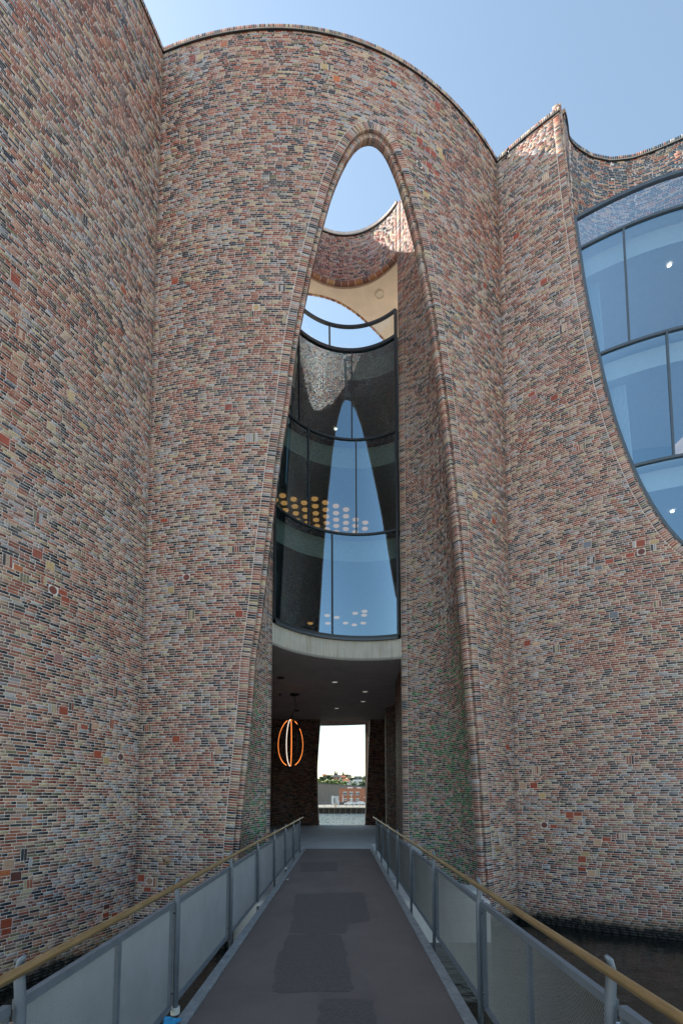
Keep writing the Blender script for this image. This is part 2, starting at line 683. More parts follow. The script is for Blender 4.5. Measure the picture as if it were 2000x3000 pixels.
def minus(iv, a, b):
    out = []
    for p_, q_ in iv:
        if b <= p_ or a >= q_:
            out.append((p_, q_))
        else:
            if a - p_ > 0.02:
                out.append((p_, a))
            if q_ - b > 0.02:
                out.append((b, q_))
    return out


def lay(batch, surf, z0, z1, spans, tone=None, holes=(), first=None, bed_d=0.0, keep=None, bed_step=0.4, trim=False):
    """courses of brick from z0 to z1; spans(z) -> [(s0, s1)], holes = [(s0, s1, z0, z1)] left for special bricks"""
    nrow = int(round((z1 - z0) / COURSE))
    for k in range(nrow):
        za, zb = z0 + k * COURSE, z0 + (k + 1) * COURSE
        A, B = spans(za), spans(zb)
        if len(A) != len(B):
            A = B = spans((za + zb) / 2)
        mid = [((p_[0] + q_[0]) / 2, (p_[1] + q_[1]) / 2) for p_, q_ in zip(A, B)]
        for (p_, q_) in zip(A, B):
            n = max(2, int((max(p_[1], q_[1]) - min(p_[0], q_[0])) / bed_step) + 2)
            lo = surf.at(np.linspace(p_[0], p_[1], n), za, bed_d)
            hi = surf.at(np.linspace(q_[0], q_[1], n), zb, bed_d)
            quads = np.stack([lo[:-1], lo[1:], hi[1:], hi[:-1]], 1)
            batch.beds(quads if surf.side > 0 else quads[:, ::-1])
        top_s = getattr(surf, 'L', 1e9)
        iv = [(p_ + (LINE if p_ > 1e-6 else 0), q_ - (LINE if q_ < top_s - 1e-6 else 0)) for p_, q_ in mid] if trim else mid
        for (h0, h1, hz0, hz1) in holes:
            if hz0 < (za + zb) / 2 < hz1:
                iv = minus(iv, h0, h1)
        ss = []
        for (p_, q_) in iv:
            if q_ - p_ > 0.03:
                ss += fill(p_, q_, first if abs(p_ - mid[0][0]) < 1e-6 else None)
        if not ss:
            continue
        ss = np.array(ss)
        g = JOINT / 2
        s0, s1 = ss[:, 0] + g, ss[:, 1] - g
        zl, zh = za + g, zb - g
        c = np.stack([surf.at(s0, zl), surf.at(s1, zl), surf.at(s1, zh), surf.at(s0, zh)], 1)
        if surf.side < 0:
            c = c[:, ::-1]
        cols = palette((ss[:, 0] + ss[:, 1]) / 2, np.full(len(ss), (za + zb) / 2), tone)
        if keep is not None:
            keep.append((np.full(len(ss), (za + zb) / 2), ss, c, cols))
        else:
            batch.bricks(c, cols)


def quad_course(batch, P0, P1, tone=None, gap=JOINT / 2, S=None, Z=None, bed=True, flip=False, cols=None):
    """one brick per step between two 3-D edge lines (soldier courses, arch rings)"""
    P0, P1 = np.asarray(P0), np.asarray(P1)
    a, b, c, d = P0[:-1], P0[1:], P1[1:], P1[:-1]
    if bed:
        q = np.stack([a, b, c, d], 1)
        batch.beds(q[:, ::-1] if flip else q)

    def ins(p_, q_):
        v = q_ - p_
        l = np.maximum(np.linalg.norm(v, axis=1, keepdims=True), 1e-6)
        return np.minimum(gap / l, 0.3) * v
    ab, dc = ins(a, b), ins(d, c)
    ad, bc = ins(a, d) * 0.6, ins(b, c) * 0.6
    q = np.stack([a + ab + ad, b - ab + bc, c - dc - bc, d + dc - ad], 1)
    if flip:
        q = q[:, ::-1]
    n = len(q)
    S = np.arange(n) * 0.07 if S is None else S
    cols = palette(S, np.zeros(n) if Z is None else Z, tone) if cols is None else cols
    batch.bricks(q, cols)
    return cols


# ------------------------------------------------------------------ plan of the building
H = 26.15                                   # roof line above the bridge deck
ZT = H - 0.19                               # top of the brick courses, under the coping
Z0 = -2.6

rim = [(478, 143), (520, 127), (573, 108), (638, 90), (700, 80), (791, 74), (880, 78), (957, 90), (1060, 118), (1150, 157), (1250, 226), (1330, 300), (1400, 382), (1454, 465)]
rp = np.array([at_z(x_, y_, H)[:2] for x_, y_ in rim])
cf = np.polyfit(rp[:, 0], rp[:, 1], 4)
xs = np.linspace(rp[0, 0], rp[-1, 0], 200)
MID = Prism(np.c_[xs, np.polyval(cf, xs)], +1)
dd = np.linspace(0, 11.5, 160)
LEFT = Prism(np.c_[MID.P[0, 0] - .27 * dd - .030 * dd ** 2, MID.P[0, 1] - dd][::-1], +1)
tt_ = np.linspace(0, 7.5, 120)
RIGHT = Prism(np.c_[MID.P[-1, 0] + tt_, MID.P[-1, 1] - .9 * tt_ + .065 * tt_ ** 2], +1)

building = thing('brick_building', (0, 16, WATER_Z), 'curved multicoloured brick building with a tall parabolic arch standing in the harbour', 'building')

# arch: outer edge of its soldier ring, read off the photograph
arch_l = [(648, 2560), (651.9, 2528), (658.3, 2445.5), (663.6, 2383.8), (671, 2313.7), (678.5, 2241), (689, 2131), (697.6, 2050), (704, 1930), (723, 1815), (743.8, 1637.8), (755.7, 1537), (766.8, 1450.7), (775, 1379), (786, 1306), (793, 1258.5), (809, 1165), (820.8, 1064.8), (831, 996), (841, 940), (854, 876), (869, 807), (878, 758.7), (891, 712.8), (901, 669), (907.7, 643.8), (918, 608), (928, 572), (938, 536.6), (951, 503.5), (964, 473), (979, 440), (1002, 400), (1022.4, 374.6), (1043, 358), (1073.5, 350.7)]
arch_r = [(1094, 352), (1114, 361), (1137, 378), (1158, 406.5), (1173, 434.6), (1185.7, 467.8), (1198.5, 498), (1210, 531.5), (1221, 570), (1234, 618), (1244, 659), (1254.6, 700), (1272, 800), (1283.7, 858.7), (1295, 920), (1305, 991), (1314, 1060), (1322, 1114), (1331, 1188), (1340, 1259), (1372, 1570), (1398.5, 1906.8), (1408.7, 2049.7), (1415.5, 2121), (1422, 2206), (1429, 2308), (1437.6, 2451), (1446, 2580), (1456, 2692)]


def resample(P, step, smooth=0):
    P = np.asarray(P, float)
    L = np.r_[0, np.cumsum(np.linalg.norm(np.diff(P, axis=0), axis=1))]
    n = max(2, int(round(L[-1] / step)) + 1)
    q = np.linspace(0, L[-1], n)
    Q = np.c_[np.interp(q, L, P[:, 0]), np.interp(q, L, P[:, 1])]
    for _ in range(smooth):
        Q[1:-1] = 0.25 * Q[:-2] + 0.5 * Q[1:-1] + 0.25 * Q[2:]
    return Q


def offset(P, d):
    """shift a curve in the unrolled wall plane by d to its right"""
    T = np.gradient(P, axis=0)
    T /= np.linalg.norm(T, axis=1, keepdims=True)
    return P + np.c_[T[:, 1], -T[:, 0]] * d


W = [MID.hit(*q) for q in arch_l] + [MID.hit(*q) for q in arch_r]
# drop the foot below the water
W = np.array(W)
lo_l, lo_r = W[0] + (W[0] - W[3]) * ((Z0 - W[0, 1]) / (W[0, 1] - W[3, 1])), W[-1] + (W[-1] - W[-4]) * ((Z0 - W[-1, 1]) / (W[-1, 1] - W[-4, 1]))
W = np.vstack([lo_l, W, lo_r])
W = resample(resample(W, 0.05, 60), 0.071, 4)
APEX = int(np.argmax(W[:, 1]))
RING1, STEP, RET1, RET2 = 0.245, 0.13, 0.11, 0.22
A1 = offset(W, RING1)
A2 = offset(W, RING1 + STEP)


def side_fn(P):
    k = int(np.argmax(P[:, 1]))
    zl, sl = P[:k + 1, 1], P[:k + 1, 0]
    zr, sr = P[k:, 1][::-1], P[k:, 0][::-1]
    o1, o2 = np.argsort(zl), np.argsort(zr)
    return (zl[o1], sl[o1]), (zr[o2], sr[o2]), P[k, 1], P[k, 0]


WL, WR, WTOP, _ = side_fn(W)
CL, CR, CTOP, CS = side_fn(A2)


LINE = 0.006                                # the pale joint that outlines the arch ring and the bay


def mid_spans(z):
    if z >= WTOP:
        return [(0.0, MID.L)]
    return [(0.0, float(np.interp(z, *WL))), (float(np.interp(z, *WR)), MID.L)]


# U-shaped bay of the right drum: the arris of its brick edge
bay_px = [(1642.8, 312), (1650, 393), (1655.8, 441.6), (1664.6, 519), (1676, 619), (1683, 650), (1693, 724.5), (1706, 816), (1729, 939), (1742, 1000), (1764, 1103), (1795.5, 1223), (1827, 1312), (1871, 1415), (1911.6, 1486.6), (1951.7, 1544.6), (2000, 1598)]
B = np.array([RIGHT.hit(*q) for q in bay_px])
cfb = np.polyfit(B[-5:, 0], B[-5:, 1], 2)
sx = B[-1, 0] + np.linspace(0.1, 1.6, 12)
zx = np.polyval(cfb, sx)
km = int(np.argmin(zx))
Bx = np.c_[sx, zx][:km + 1]
B = np.vstack([[B[0, 0] - 0.01, H + 0.2], B, Bx])
B[:, 1] = np.minimum.accumulate(B[:, 1])
mir = B[::-1][1:].copy()
mir[:, 0] = 2 * B[-1, 0] - mir[:, 0]
mir = mir[mir[:, 0] < RIGHT.L - 0.4]
B = resample(resample(np.vstack([B, mir]), 0.05, 40), 0.071, 4)
kb = int(np.argmin(B[:, 1]))
U1 = offset(B, 0.27)
# keep whichever offset lies outside the opening (towards the corner)
if U1[10, 0] > B[10, 0]:
    U1 = offset(B, -0.27)
    USGN = 1
else:
    USGN = -1
UA = offset(B, -USGN * 0.075)
U2 = B
UBOT = U1[:, 1].min()


def split_fn(P):
    k = int(np.argmin(P[:, 1]))
    l, r = P[:k + 1][::-1], P[k:]
    return (l[:, 1], l[:, 0]), (r[:, 1], r[:, 0])


U1L, U1R = split_fn(U1)
U2L, U2R = split_fn(U2)


def right_spans(z):
    if z <= UBOT:
        return [(0.0, RIGHT.L)]
    return [(0.0, float(np.interp(z, *U1L))), (float(np.interp(z, *U1R)), RIGHT.L)]


# ------------------------------------------------------------------ special bricks: squares, rounds, uprights (read off the photograph)
RED, ORANGE, BUFF, PEACH, GREYB, DRED, PINK = (0.36, .072, .034), (0.52, .15, .05), (0.55, .38, .19), (0.58, .36, .24), (.20, .21, .24), (.14, .045, .035), (.40, .20, .19)
squares = {
    'LEFT': [(12, 1285, RED), (45, 816, RED), (140, 500, BUFF), (110, 1620, RED), (118, 1643, BUFF), (54, 1664, ORANGE), (184, 1735, RED), (192, 1755, RED), (172, 1930, PINK), (382, 1767, DRED), (186, 2084, RED), (247, 2131, RED), (279, 2125, PEACH), (271, 2140, PEACH), (286, 2211, RED), (290, 2226, BUFF), (26, 2533, PEACH), (14, 2556, ORANGE), (12, 2576, DRED), (283, 2523, PEACH), (312, 2660, DRED), (310, 2679, RED), (315, 2695, RED), (18, 2710, RED), (18, 2732, RED), (207, 1157, BUFF), (243, 1250, BUFF), (362, 850, RED)],
    'MID': [(663, 112, ORANGE), (656, 127, ORANGE), (564, 170, RED), (586, 167, BUFF), (950, 196, BUFF), (986, 230, ORANGE), (512, 826, RED), (669, 1190, RED), (480, 1527, RED), (700, 1800, RED), (498, 1714, GREYB), (500, 1730, BUFF), (516, 2163, RED), (640, 2200, PEACH), (650, 2192, BUFF), (650, 2207, BUFF), (413, 2577, RED), (432, 2604, RED), (1152, 246, RED), (1281, 308, RED), (1229, 414, RED), (1235, 427, RED), (1252, 438, RED), (1287, 440, BUFF), (1293, 458, BUFF), (1257, 485, RED), (1262, 497, RED), (1248, 572, BUFF), (1420, 833, RED), (1430, 985, RED), (1432, 1510, GREYB), (1440, 1524, RED), (1486, 2187, RED), (1391, 1450, BUFF)],
    'RIGHT': [(1512, 690, RED), (1592, 825, RED), (1557, 1157, RED), (1562, 1165, PINK), (1623, 1167, RED), (1719, 1594, GREYB), (1784, 1643, RED), (1752, 1661, GREYB), (1845, 1628, RED), (1876, 1593, RED), (1902, 1590, BUFF), (1797, 1804, GREYB), (1544, 1887, RED), (1549, 1895, PEACH), (1531, 2303, PEACH), (1563, 2299, RED), (1588, 2333, BUFF), (1668, 2391, RED), (1692, 2384, RED), (1692, 2397, PEACH), (1621, 2422, RED), (1776, 2457, RED), (1763, 2470, PEACH), (1713, 2505, BUFF), (1704, 2518, RED), (1704, 2549, RED), (1732, 2558, PEACH)],
}
rounds = {
    'LEFT': [(155, 1733, (.20, .05, .035)), (353, 2217, (.12, .06, .05))],
    'MID': [(750, 903, BUFF), (546, 1692, (.22, .06, .045)), (1228, 479, (.13, .12, .11)), (438, 2582, (.42, .25, .17))],
    'RIGHT': [(1878, 1616, (.17, .05, .04)), (1594, 2419, (.17, .05, .04))],
}
uprights = {
    'LEFT': [(22, 1645, 3), (72, 1692, 3), (128, 1700, 2), (110, 1518, 3), (158, 2080, 4), (205, 2070, 3), (226, 2128, 2), (338, 2030, 2), (327, 2125, 2), (352, 2190, 2), (70, 2505, 2), (62, 2552, 2), (82, 2590, 3), (150, 1250, 3), (60, 980, 3), (250, 640, 2), (296, 2690, 1), (322, 2655, 1), (85, 2522, 2), (264, 2135, 1)],
    'MID': [(880, 355, 4), (850, 1190, 0), (822, 842, 4), (737, 1282, 5), (690, 1608, 5), (938, 200, 2), (968, 200, 2), (1268, 455, 2), (1310, 465, 1), (1220, 380, 3), (1358, 985, 3), (628, 2217, 3), (430, 2133, 4), (1250, 500, 2), (740, 918, 3), (560, 1800, 3), (455, 2590, 2), (700, 2095, 0)],
    'RIGHT': [(1600, 415, 2), (1597, 520, 3), (1648, 958, 3), (1700, 1310, 4), (1860, 1595, 2), (1913, 1605, 2), (1735, 1640, 2), (1925, 1770, 3), (1628, 1900, 3), (1570, 2255, 4), (1820, 2450, 4), (1663, 2390, 3), (1845, 2230, 3), (1748, 2560, 2), (1522, 2312, 1), (1693, 2500, 1), (1630, 1165, 1), (1706, 2408, 2)],
}
SURF = {'LEFT': LEFT, 'MID': MID, 'RIGHT': RIGHT}
holes = {k: [] for k in SURF}
specials = []                                # (wall, kind, s, z, w, h, colour)


def snap(z):
    return Z0 + round((z - Z0) / COURSE) * COURSE


def overlap(wall, a):
    return any(a[0] < h[1] and a[1] > h[0] and a[2] < h[3] and a[3] > h[2] for h in holes[wall])


def reserve(wall, s, z, w, h):
    sp_ = {'LEFT': lambda q: [(0, LEFT.L)], 'MID': mid_spans, 'RIGHT': right_spans}[wall]
    if not all(any(p_ + 0.02 < s and s + w < q_ - 0.02 for p_, q_ in sp_(zz)) for zz in (z, z + h)):
        return False
    if z + h > ZT or overlap(wall, (s + .005, s + w - .005, z + .005, z + h - .005)):
        return False
    holes[wall].append((s, s + w, z, z + h))
    return True


for wall, lst in squares.items():
    for (px_, py_, colr) in lst:
        q = SURF[wall].hit(px_, py_)
        if q is None:
            continue
        h_ = COURSE * rnd.choice((2, 3, 3))
        w_ = rnd.choice((0.238, 0.238, 0.21))
        s_, z_ = q[0] - w_ / 2, snap(q[1] - h_ / 2)
        for ds in (0, 0.12, -0.12, 0.24, -0.24):
            if reserve(wall, s_ + ds, z_, w_, h_):
                specials.append((wall, 'square_brick', s_ + ds, z_, w_, h_, colr))
                break
for wall, lst in rounds.items():
    for (px_, py_, colr) in lst:
        q = SURF[wall].hit(px_, py_)
        w_, h_ = 0.212, COURSE * 3
        s_, z_ = q[0] - w_ / 2, snap(q[1] - h_ / 2)
        for ds in (0, 0.12, -0.12, 0.25, -0.25):
            if reserve(wall, s_ + ds, z_, w_, h_):
                specials.append((wall, 'round_brick', s_ + ds, z_, w_, h_, colr))
                break
for wall, lst in uprights.items():
    for (px_, py_, n_) in lst:
        q = SURF[wall].hit(px_, py_)
        if q is None:
            continue
        h_ = COURSE * rnd.choice((3, 3, 4))
        s_, z_ = q[0] - n_ * 0.034, snap(q[1] - h_ / 2)
        for k_ in range(n_):
            if reserve(wall, s_ + k_ * 0.0685, z_, 0.0685, h_):
                specials.append((wall, 'upright_brick', s_ + k_ * 0.0685, z_, 0.0685, h_, tuple(PAL_C[rnd.choice((0, 1, 3, 5, 7, 8, 10, 4))][:3])))

# ------------------------------------------------------------------ outer walls
walls = {}
keep = {}
names = {'LEFT': 'wall bulging in from the side, without openings', 'MID': 'tall bowed wall pierced by the parabolic arch', 'RIGHT': 'wall with the blue-grey glazed bay'}
for key, spans in (('LEFT', lambda z: [(0.0, LEFT.L)]), ('MID', mid_spans), ('RIGHT', right_spans)):
    b = Batch()
    keep[key] = []
    zt = ZT
    lay(b, SURF[key], Z0, zt, spans, holes=holes[key], keep=keep[key], trim=True)
    walls[key] = (b, None)

# the 300 bricks that show largest become objects
cand = []
for key in keep:
    for (zz, ss, c, cols) in keep[key]:
        full = (abs(ss[:, 1] - ss[:, 0] - STRETCH) < 0.004) & (zz > -1.45)
        if not full.any():
            continue
        uv, f = project(c)
        ok = full & (uv[..., 0].min(1) > 4) & (uv[..., 0].max(1) < 1996) & (uv[..., 1].min(1) > 0) & (uv[..., 1].max(1) < 2996)
        # the handrails hide what is below them
        mx, my = uv[..., 0].mean(1), uv[..., 1].mean(1)
        ok &= my < np.where(mx < 1000, 2860 - .557 * mx, 1640 + .659 * (mx - 1000))
        area = 0.5 * abs((uv[:, 0, 0] - uv[:, 2, 0]) * (uv[:, 1, 1] - uv[:, 3, 1]) - (uv[:, 1, 0] - uv[:, 3, 0]) * (uv[:, 0, 1] - uv[:, 2, 1]))
        for i in np.where(ok)[0]:
            cand.append((area[i], key, zz[i], ss[i], cols[i], id(c), i))
cand.sort(key=lambda q: -q[0])
single = cand[:300]
taken = {(q[5], q[6]) for q in single}
for key in keep:
    for (zz, ss, c, cols) in keep[key]:
        m = np.array([(id(c), i) not in taken for i in range(len(c))])
        walls[key][0].bricks(c[m], cols[m])

wall_obj = {}
for key in keep:
    b = walls[key][0]
    w = b.bed_mesh('wall', building)
    w['label'] = names[key]
    wall_obj[key] = w
    b.build('brickwork', w)


def box_mesh(name, mat, n=4):
    """unit brick: width along x, height along z, its face at y = -proud, eased edges"""
    bm = MB()
    e = 0.012
    pr = 0.010
    vs = [(-.5, .02, 0), (.5, .02, 0), (.5, .02, 1), (-.5, .02, 1),
          (-.5, -pr * .6, 0), (.5, -pr * .6, 0), (.5, -pr * .6, 1), (-.5, -pr * .6, 1),
          (-.5 + e, -pr, e * 2), (.5 - e, -pr, e * 2), (.5 - e, -pr, 1 - e * 2), (-.5 + e, -pr, 1 - e * 2)]
    fs = [(0, 1, 5, 4), (1, 2, 6, 5), (2, 3, 7, 6), (3, 0, 4, 7), (4, 5, 9, 8), (5, 6, 10, 9), (6, 7, 11, 10), (7, 4, 8, 11), (8, 9, 10, 11)]
    me = bpy.data.meshes.new(name)
    me.from_pydata(vs, [], fs)
    me.materials.append(mat)
    return me


me_brick = box_mesh('brick', M['brick_one'])
vs, fs = [], []
for k in range(20):
    a = 2 * math.pi * k / 20
    vs += [(.475 * math.cos(a), .02, .5 + .475 * math.sin(a)), (.475 * math.cos(a), -.010, .5 + .475 * math.sin(a))]
for k in range(20):
    fs.append((2 * k, 2 * ((k + 1) % 20), 2 * ((k + 1) % 20) + 1, 2 * k + 1))
fs.append(tuple(2 * k + 1 for k in range(19, -1, -1)))
me_round = bpy.data.meshes.new('round_brick')
me_round.from_pydata(vs, [], [f[::-1] for f in fs])
me_round.materials.append(M['brick_one'])


def put(name, me, wall, s, z, w, h, col, rough=0.75):
    sf, parent = SURF[wall], wall_obj[wall]
    n = sf.frame(s + w / 2)
    p3 = sf.at(np.array([s + w / 2]), z)[0]
    o = bpy.data.objects.new(name, me)
    COL.objects.link(o)
    o.parent = parent
    off = wloc(parent)
    o.location = (p3[0] - off.x, p3[1] - off.y, z + JOINT / 2 - off.z)
    o.rotation_euler = (0, 0, math.atan2(n[1], n[0]) + math.pi / 2)
    o.scale = (w - JOINT, 1, h - JOINT)
    o.color = (*col, rough)
    return o


for (ar, key, zz, ss, col, _i, _j) in single:
    put('brick', me_brick, key, ss[0], zz - COURSE / 2, ss[1] - ss[0], COURSE, tuple(col[:3]), col[3])
for (wall, kind, s_, z_, w_, h_, colr) in specials:
    f_ = 0.85 + 0.3 * rnd.random()
    put(kind, me_round if kind == 'round_brick' else me_brick, wall, s_, z_, w_, h_, tuple(c_ * f_ for c_ in colr), 0.6)


# coping: bricks on end along the roof line, over a mortar bed and a dark drip edge
def coping(surf, s0, s1, parent, tone=None, zt=H):
    n = max(3, int((s1 - s0) / 0.0685))
    s = np.linspace(s0, s1, n)
    b = Batch()
    quad_course(b, surf.at(s, zt - 0.115, -0.035), surf.at(s, zt, -0.035), tone, bed=True)
    quad_course(b, surf.at(s, zt, -0.035), surf.at(s, zt, 0.22), tone, bed=True)
    bed = MB()
    s2 = np.linspace(s0, s1, max(3, int((s1 - s0) / 0.2)))
    o, i_ = -0.028, 0.20
    bed.strip(surf.at(s2, zt - 0.165, o), surf.at(s2, zt - 0.118, o))
    bed.strip(surf.at(s2, zt - 0.165, i_), surf.at(s2, zt - 0.165, o))
    cb = bed.build('coping', M['coping_bed'], parent)
    fl = MB()
    fl.strip(surf.at(s2, zt - 0.19, -0.05), surf.at(s2, zt - 0.166, -0.05))
    fl.strip(surf.at(s2, zt - 0.19, 0.05), surf.at(s2, zt - 0.19, -0.05))
    fl.strip(surf.at(s2, zt - 0.166, -0.05), surf.at(s2, zt - 0.166, 0.05))
    fl.build('drip_edge', M['flashing'], cb)
    b.bed_mesh('coping_core', cb)
    b.build('coping_brick', cb)


coping(LEFT, 0.0, LEFT.L, building)
coping(MID, 0.0, MID.L, building)
coping(RIGHT, 0.0, float(np.interp(H, *U1L)) + 0.22, building)


# ------------------------------------------------------------------ arch ring and its stepped reveals
def pts3(surf, P, d):
    return np.array([surf.at(np.array([a]), np.array([b]), d)[0] if False else surf.at(np.array([a]), b, d)[0] for a, b in P])


def sweep(surf, curves, name, parent, flip=False):
    """curves: list of (unrolled curve, depth); one brick per step on each face between neighbours"""
    b = Batch()
    lines = [pts3(surf, P, d) for P, d in curves]
    cols = None
    for i in range(len(lines) - 1):
        Z = curves[i][0][:-1, 1]
        cols = quad_course(b, lines[i], lines[i + 1], S=np.arange(len(Z)) * 0.31 + i, Z=Z, flip=flip, cols=cols if i % 2 else None)
    bed = b.bed_mesh(name, parent)
    b.build('soldier_brick', bed)
    return bed


sweep(MID, [(W, 0.0), (A1, 0.0), (A1, RET1), (A2, RET1), (A2, RET1 + RET2)], 'arch_ring', building, flip=True)
sweep(RIGHT, [(U1, 0.0), (UA, 0.0), (UA, 0.05), (U2, 0.05), (U2, 0.16)], 'bay_edge', building, flip=(USGN > 0))

# ------------------------------------------------------------------ the round void behind the arch
VC, VR = np.array([0.15, 16.42]), 2.53
KR, KL = 0.1262, -0.1465                    # sight-line slopes of the two jambs of the glazing
BACK = 18.93


def depth_z(px_, py_, y_=BACK):
    return float(at_y(px_, py_, y_)[2])


ZG0, ZG1, ZG2 = depth_z(1056, 1869), depth_z(1020, 957), depth_z(1020, 831)


def loft_circle(z):
    """the void is wide and flat at the bottom and closes to a circle at the roof"""
    zz = [ZG0, ZG1, ZG2]
    c = np.array([np.interp(z, zz, [0.87, 0.33, VC[0]]), np.interp(z, zz, [15.20, 16.10, VC[1]])])
    return c, float(np.interp(z, zz, [3.74, 2.84, VR]))


def slope_hit(k, z):
    c, r = loft_circle(z)
    e = np.array([k, 1.0]) / math.hypot(k, 1)
    b_ = e @ c
    t_ = b_ + math.sqrt(max(b_ * b_ - c @ c + r * r, 0))
    return e * t_


def ends(z):
    c, r = loft_circle(z)
    a, b = slope_hit(KR, z) - c, slope_hit(KL, z) - c
    return math.atan2(a[1], a[0]), math.atan2(b[1], b[0]) % (2 * math.pi)


GR, GL = slope_hit(KR, ZG2 + 1), slope_hit(KL, ZG2 + 1)
aR = math.atan2(GR[1] - VC[1], GR[0] - VC[0])
aL = math.atan2(GL[1] - VC[1], GL[0] - VC[0]) % (2 * math.pi)
TOPZ = float(CTOP) - 0.02


def bez(a, c, b, n=28):
    t_ = np.linspace(0, 1, n)[:, None]
    return (1 - t_) ** 2 * a + 2 * t_ * (1 - t_) * c + t_ ** 2 * b


def edge_pt(side, z):
    zz = min(z, TOPZ)
    s = float(np.interp(zz, *(CL if side < 0 else CR)))
    return MID.at(np.array([s]), zz, RET1 + RET2)[0][:2]


def inner_curve(side):

    def f(z):
        G = slope_hit(KL if side < 0 else KR, z)
        E = edge_pt(side, z)
        ch = E - G
        L_ = np.linalg.norm(ch)
        n = np.array([-ch[1], ch[0]]) / L_
        if n[0] * side < 0:
            n = -n
        t_ = min(max(z / TOPZ, 0), 1)
        k = (0.26 + 0.43 * t_) if side > 0 else (0.16 + 0.42 * t_)
        return bez(G, (G + E) / 2 + n * k * L_, E)
    return f


def green_tone(S, Z):
    g = np.clip((9.5 - Z) / 7.0, 0, 1) * 0.42 + np.clip((14 - Z) / 14, 0, 1) * 0.05
    g = np.where((S > 0.25), g, 0.0) * np.clip(0.6 + 0.9 * field(S, Z, 3.0), 0.2, 1.5)
    return g, np.full(len(S), 0.02)


inner = {}
for side in (1, -1):
    lf = Loft(inner_curve(side), +1 if side < 0 else -1)
    # the face looks into the void
    lf.side = 1 if side > 0 else -1
    b = Batch()
    lay(b, lf, Z0, ZT, lambda z, lf=lf: [(0.0, lf.length(z))], tone=green_tone, first=0.24, bed_step=0.25)
    w = b.bed_mesh('void_wall', building)
    w['label'] = 'green speckled curved wall inside the arch, %s of the bridge' % ('right' if side > 0 else 'left')
    b.build('brickwork', w)
    inner[side] = w

# lintel ring over the roof terrace
ZS = ZG2
ang = np.linspace(aR, aL, 80)
RINGP = Prism(np.c_[VC[0] + VR * np.cos(ang), VC[1] + VR * np.sin(ang)], -1)
RINGP = Prism(np.c_[VC[0] + VR * np.cos(ang), VC[1] + VR * np.sin(ang)], +1)
if (RINGP.frame(RINGP.L / 2) @ (VC - RINGP.P[len(RINGP.P) // 2])) < 0:
    RINGP = Prism(RINGP.P, -1)
b = Batch()
nrow = int((ZT - ZS - 0.1) / COURSE)
lay(b, RINGP, ZT - nrow * COURSE, ZT, lambda z: [(0.0, RINGP.L)], bed_step=0.2)
ringw = b.bed_mesh('terrace_lintel', building)
ringw['label'] = 'concave brick band above the roof terrace'
b.build('brickwork', ringw)
coping(RINGP, 0.0, RINGP.L, building)
# big clay tiles closing the underside
zl_ = ZT - nrow * COURSE
sT = np.linspace(0, RINGP.L, int(RINGP.L / 0.27))
o_tile = MB()
o_tile.strip(RINGP.at(sT, zl_ - 0.002, 0.0), RINGP.at(sT, zl_ - 0.002, 0.30))
under = o_tile.build('lintel_underside', M['mortar'], building)
TILE = [(0.30, .12, .05), (0.22, .085, .05), (.36, .17, .07), (.42, .26, .12), (.16, .07, .05), (.33, .12, .06)]
for i in range(len(sT) - 1):
    m = MB()
    a_, b_ = sT[i] + .012, sT[i + 1] - .012
    q0 = RINGP.at(np.array([a_, b_]), zl_ - .016, -.006)
    q1 = RINGP.at(np.array([a_, b_]), zl_ - .016, .19)
    q2 = RINGP.at(np.array([a_, b_]), zl_ + .05, -.006)
    q3 = RINGP.at(np.array([a_, b_]), zl_ + .0, .19)
    m.add(list(q0) + list(q1) + list(q2) + list(q3), [(0, 1, 3, 2), (0, 1, 5, 4), (0, 2, 6, 4), (1, 3, 7, 5), (2, 3, 7, 6)])
    o = m.build('tile', M['brick_one'], under)
    o.color = (*rnd.choice(TILE), .7)

# plaster soffit with the sky hole beyond it
sof_px = [(899, 863), (940, 868), (990, 885), (1020, 903), (1055, 929), (1090, 962), (1122, 995), (1160, 1040)]
hole = [at_z(x_, y_, ZS)[:2] for x_, y_ in sof_px]
hole = hole + [np.array([3.3, 26.0])]
arc = [VC + (VR + 0.20) * np.array([math.cos(a), math.sin(a)]) for a in np.linspace(aL + .1, aR - .45, 40)]
poly = [tuple(q) for q in arc] + [(6.5, 17.6), (6.5, 26.0)] + [tuple(q) for q in hole[::-1]] + [(-1.75, 19.7), (-2.1, 22.0), (-2.6, 26.0), (-5.0, 26.0), (-5.0, 17.0)]
so = MB().prism(poly, ZS, ZS + 0.25).build('terrace_soffit', M['plaster'], building)
hl = resample(np.array(hole), 0.26, 3)
hl_s = Prism(hl, 1)
for i in range(len(hl) - 1):
    a_, b_ = np.array(hl[i]), np.array(hl[i + 1])
    d_ = (b_ - a_) / np.linalg.norm(b_ - a_)
    n_ = np.array([d_[1], -d_[0]])
    a_, b_ = a_ + d_ * .012, b_ - d_ * .012
    m = MB()
    pr = [a_ - n_ * .01, b_ - n_ * .01, b_ + n_ * .08, a_ + n_ * .08]
    m.prism([tuple(q) for q in pr], ZS - .014, ZS + .20)
    o = m.build('tile', M['brick_one'], so)
    o.color = (*rnd.choice(TILE), .7)
# round fitting let into the plaster
q = at_z(1112, 861, ZS)
m = MB()
rl = []
for k in range(21):
    a = 2 * math.pi * k / 20
    rl.append((q[0] + .185 * math.cos(a), q[1] + .185 * math.sin(a), ZS - .012))
m.tube(rl, .022, 6, cap=False)
fit = m.build('ceiling_fitting', M['plaster'], so)
m = MB()
m.prism([(q[0] + .15 * math.cos(k * .314), q[1] + .15 * math.sin(k * .314)) for k in range(20)], ZS - .02, ZS - .001)
m.build('diffuser', simple('fitting_lens', (.66, .58, .45), .5), fit)

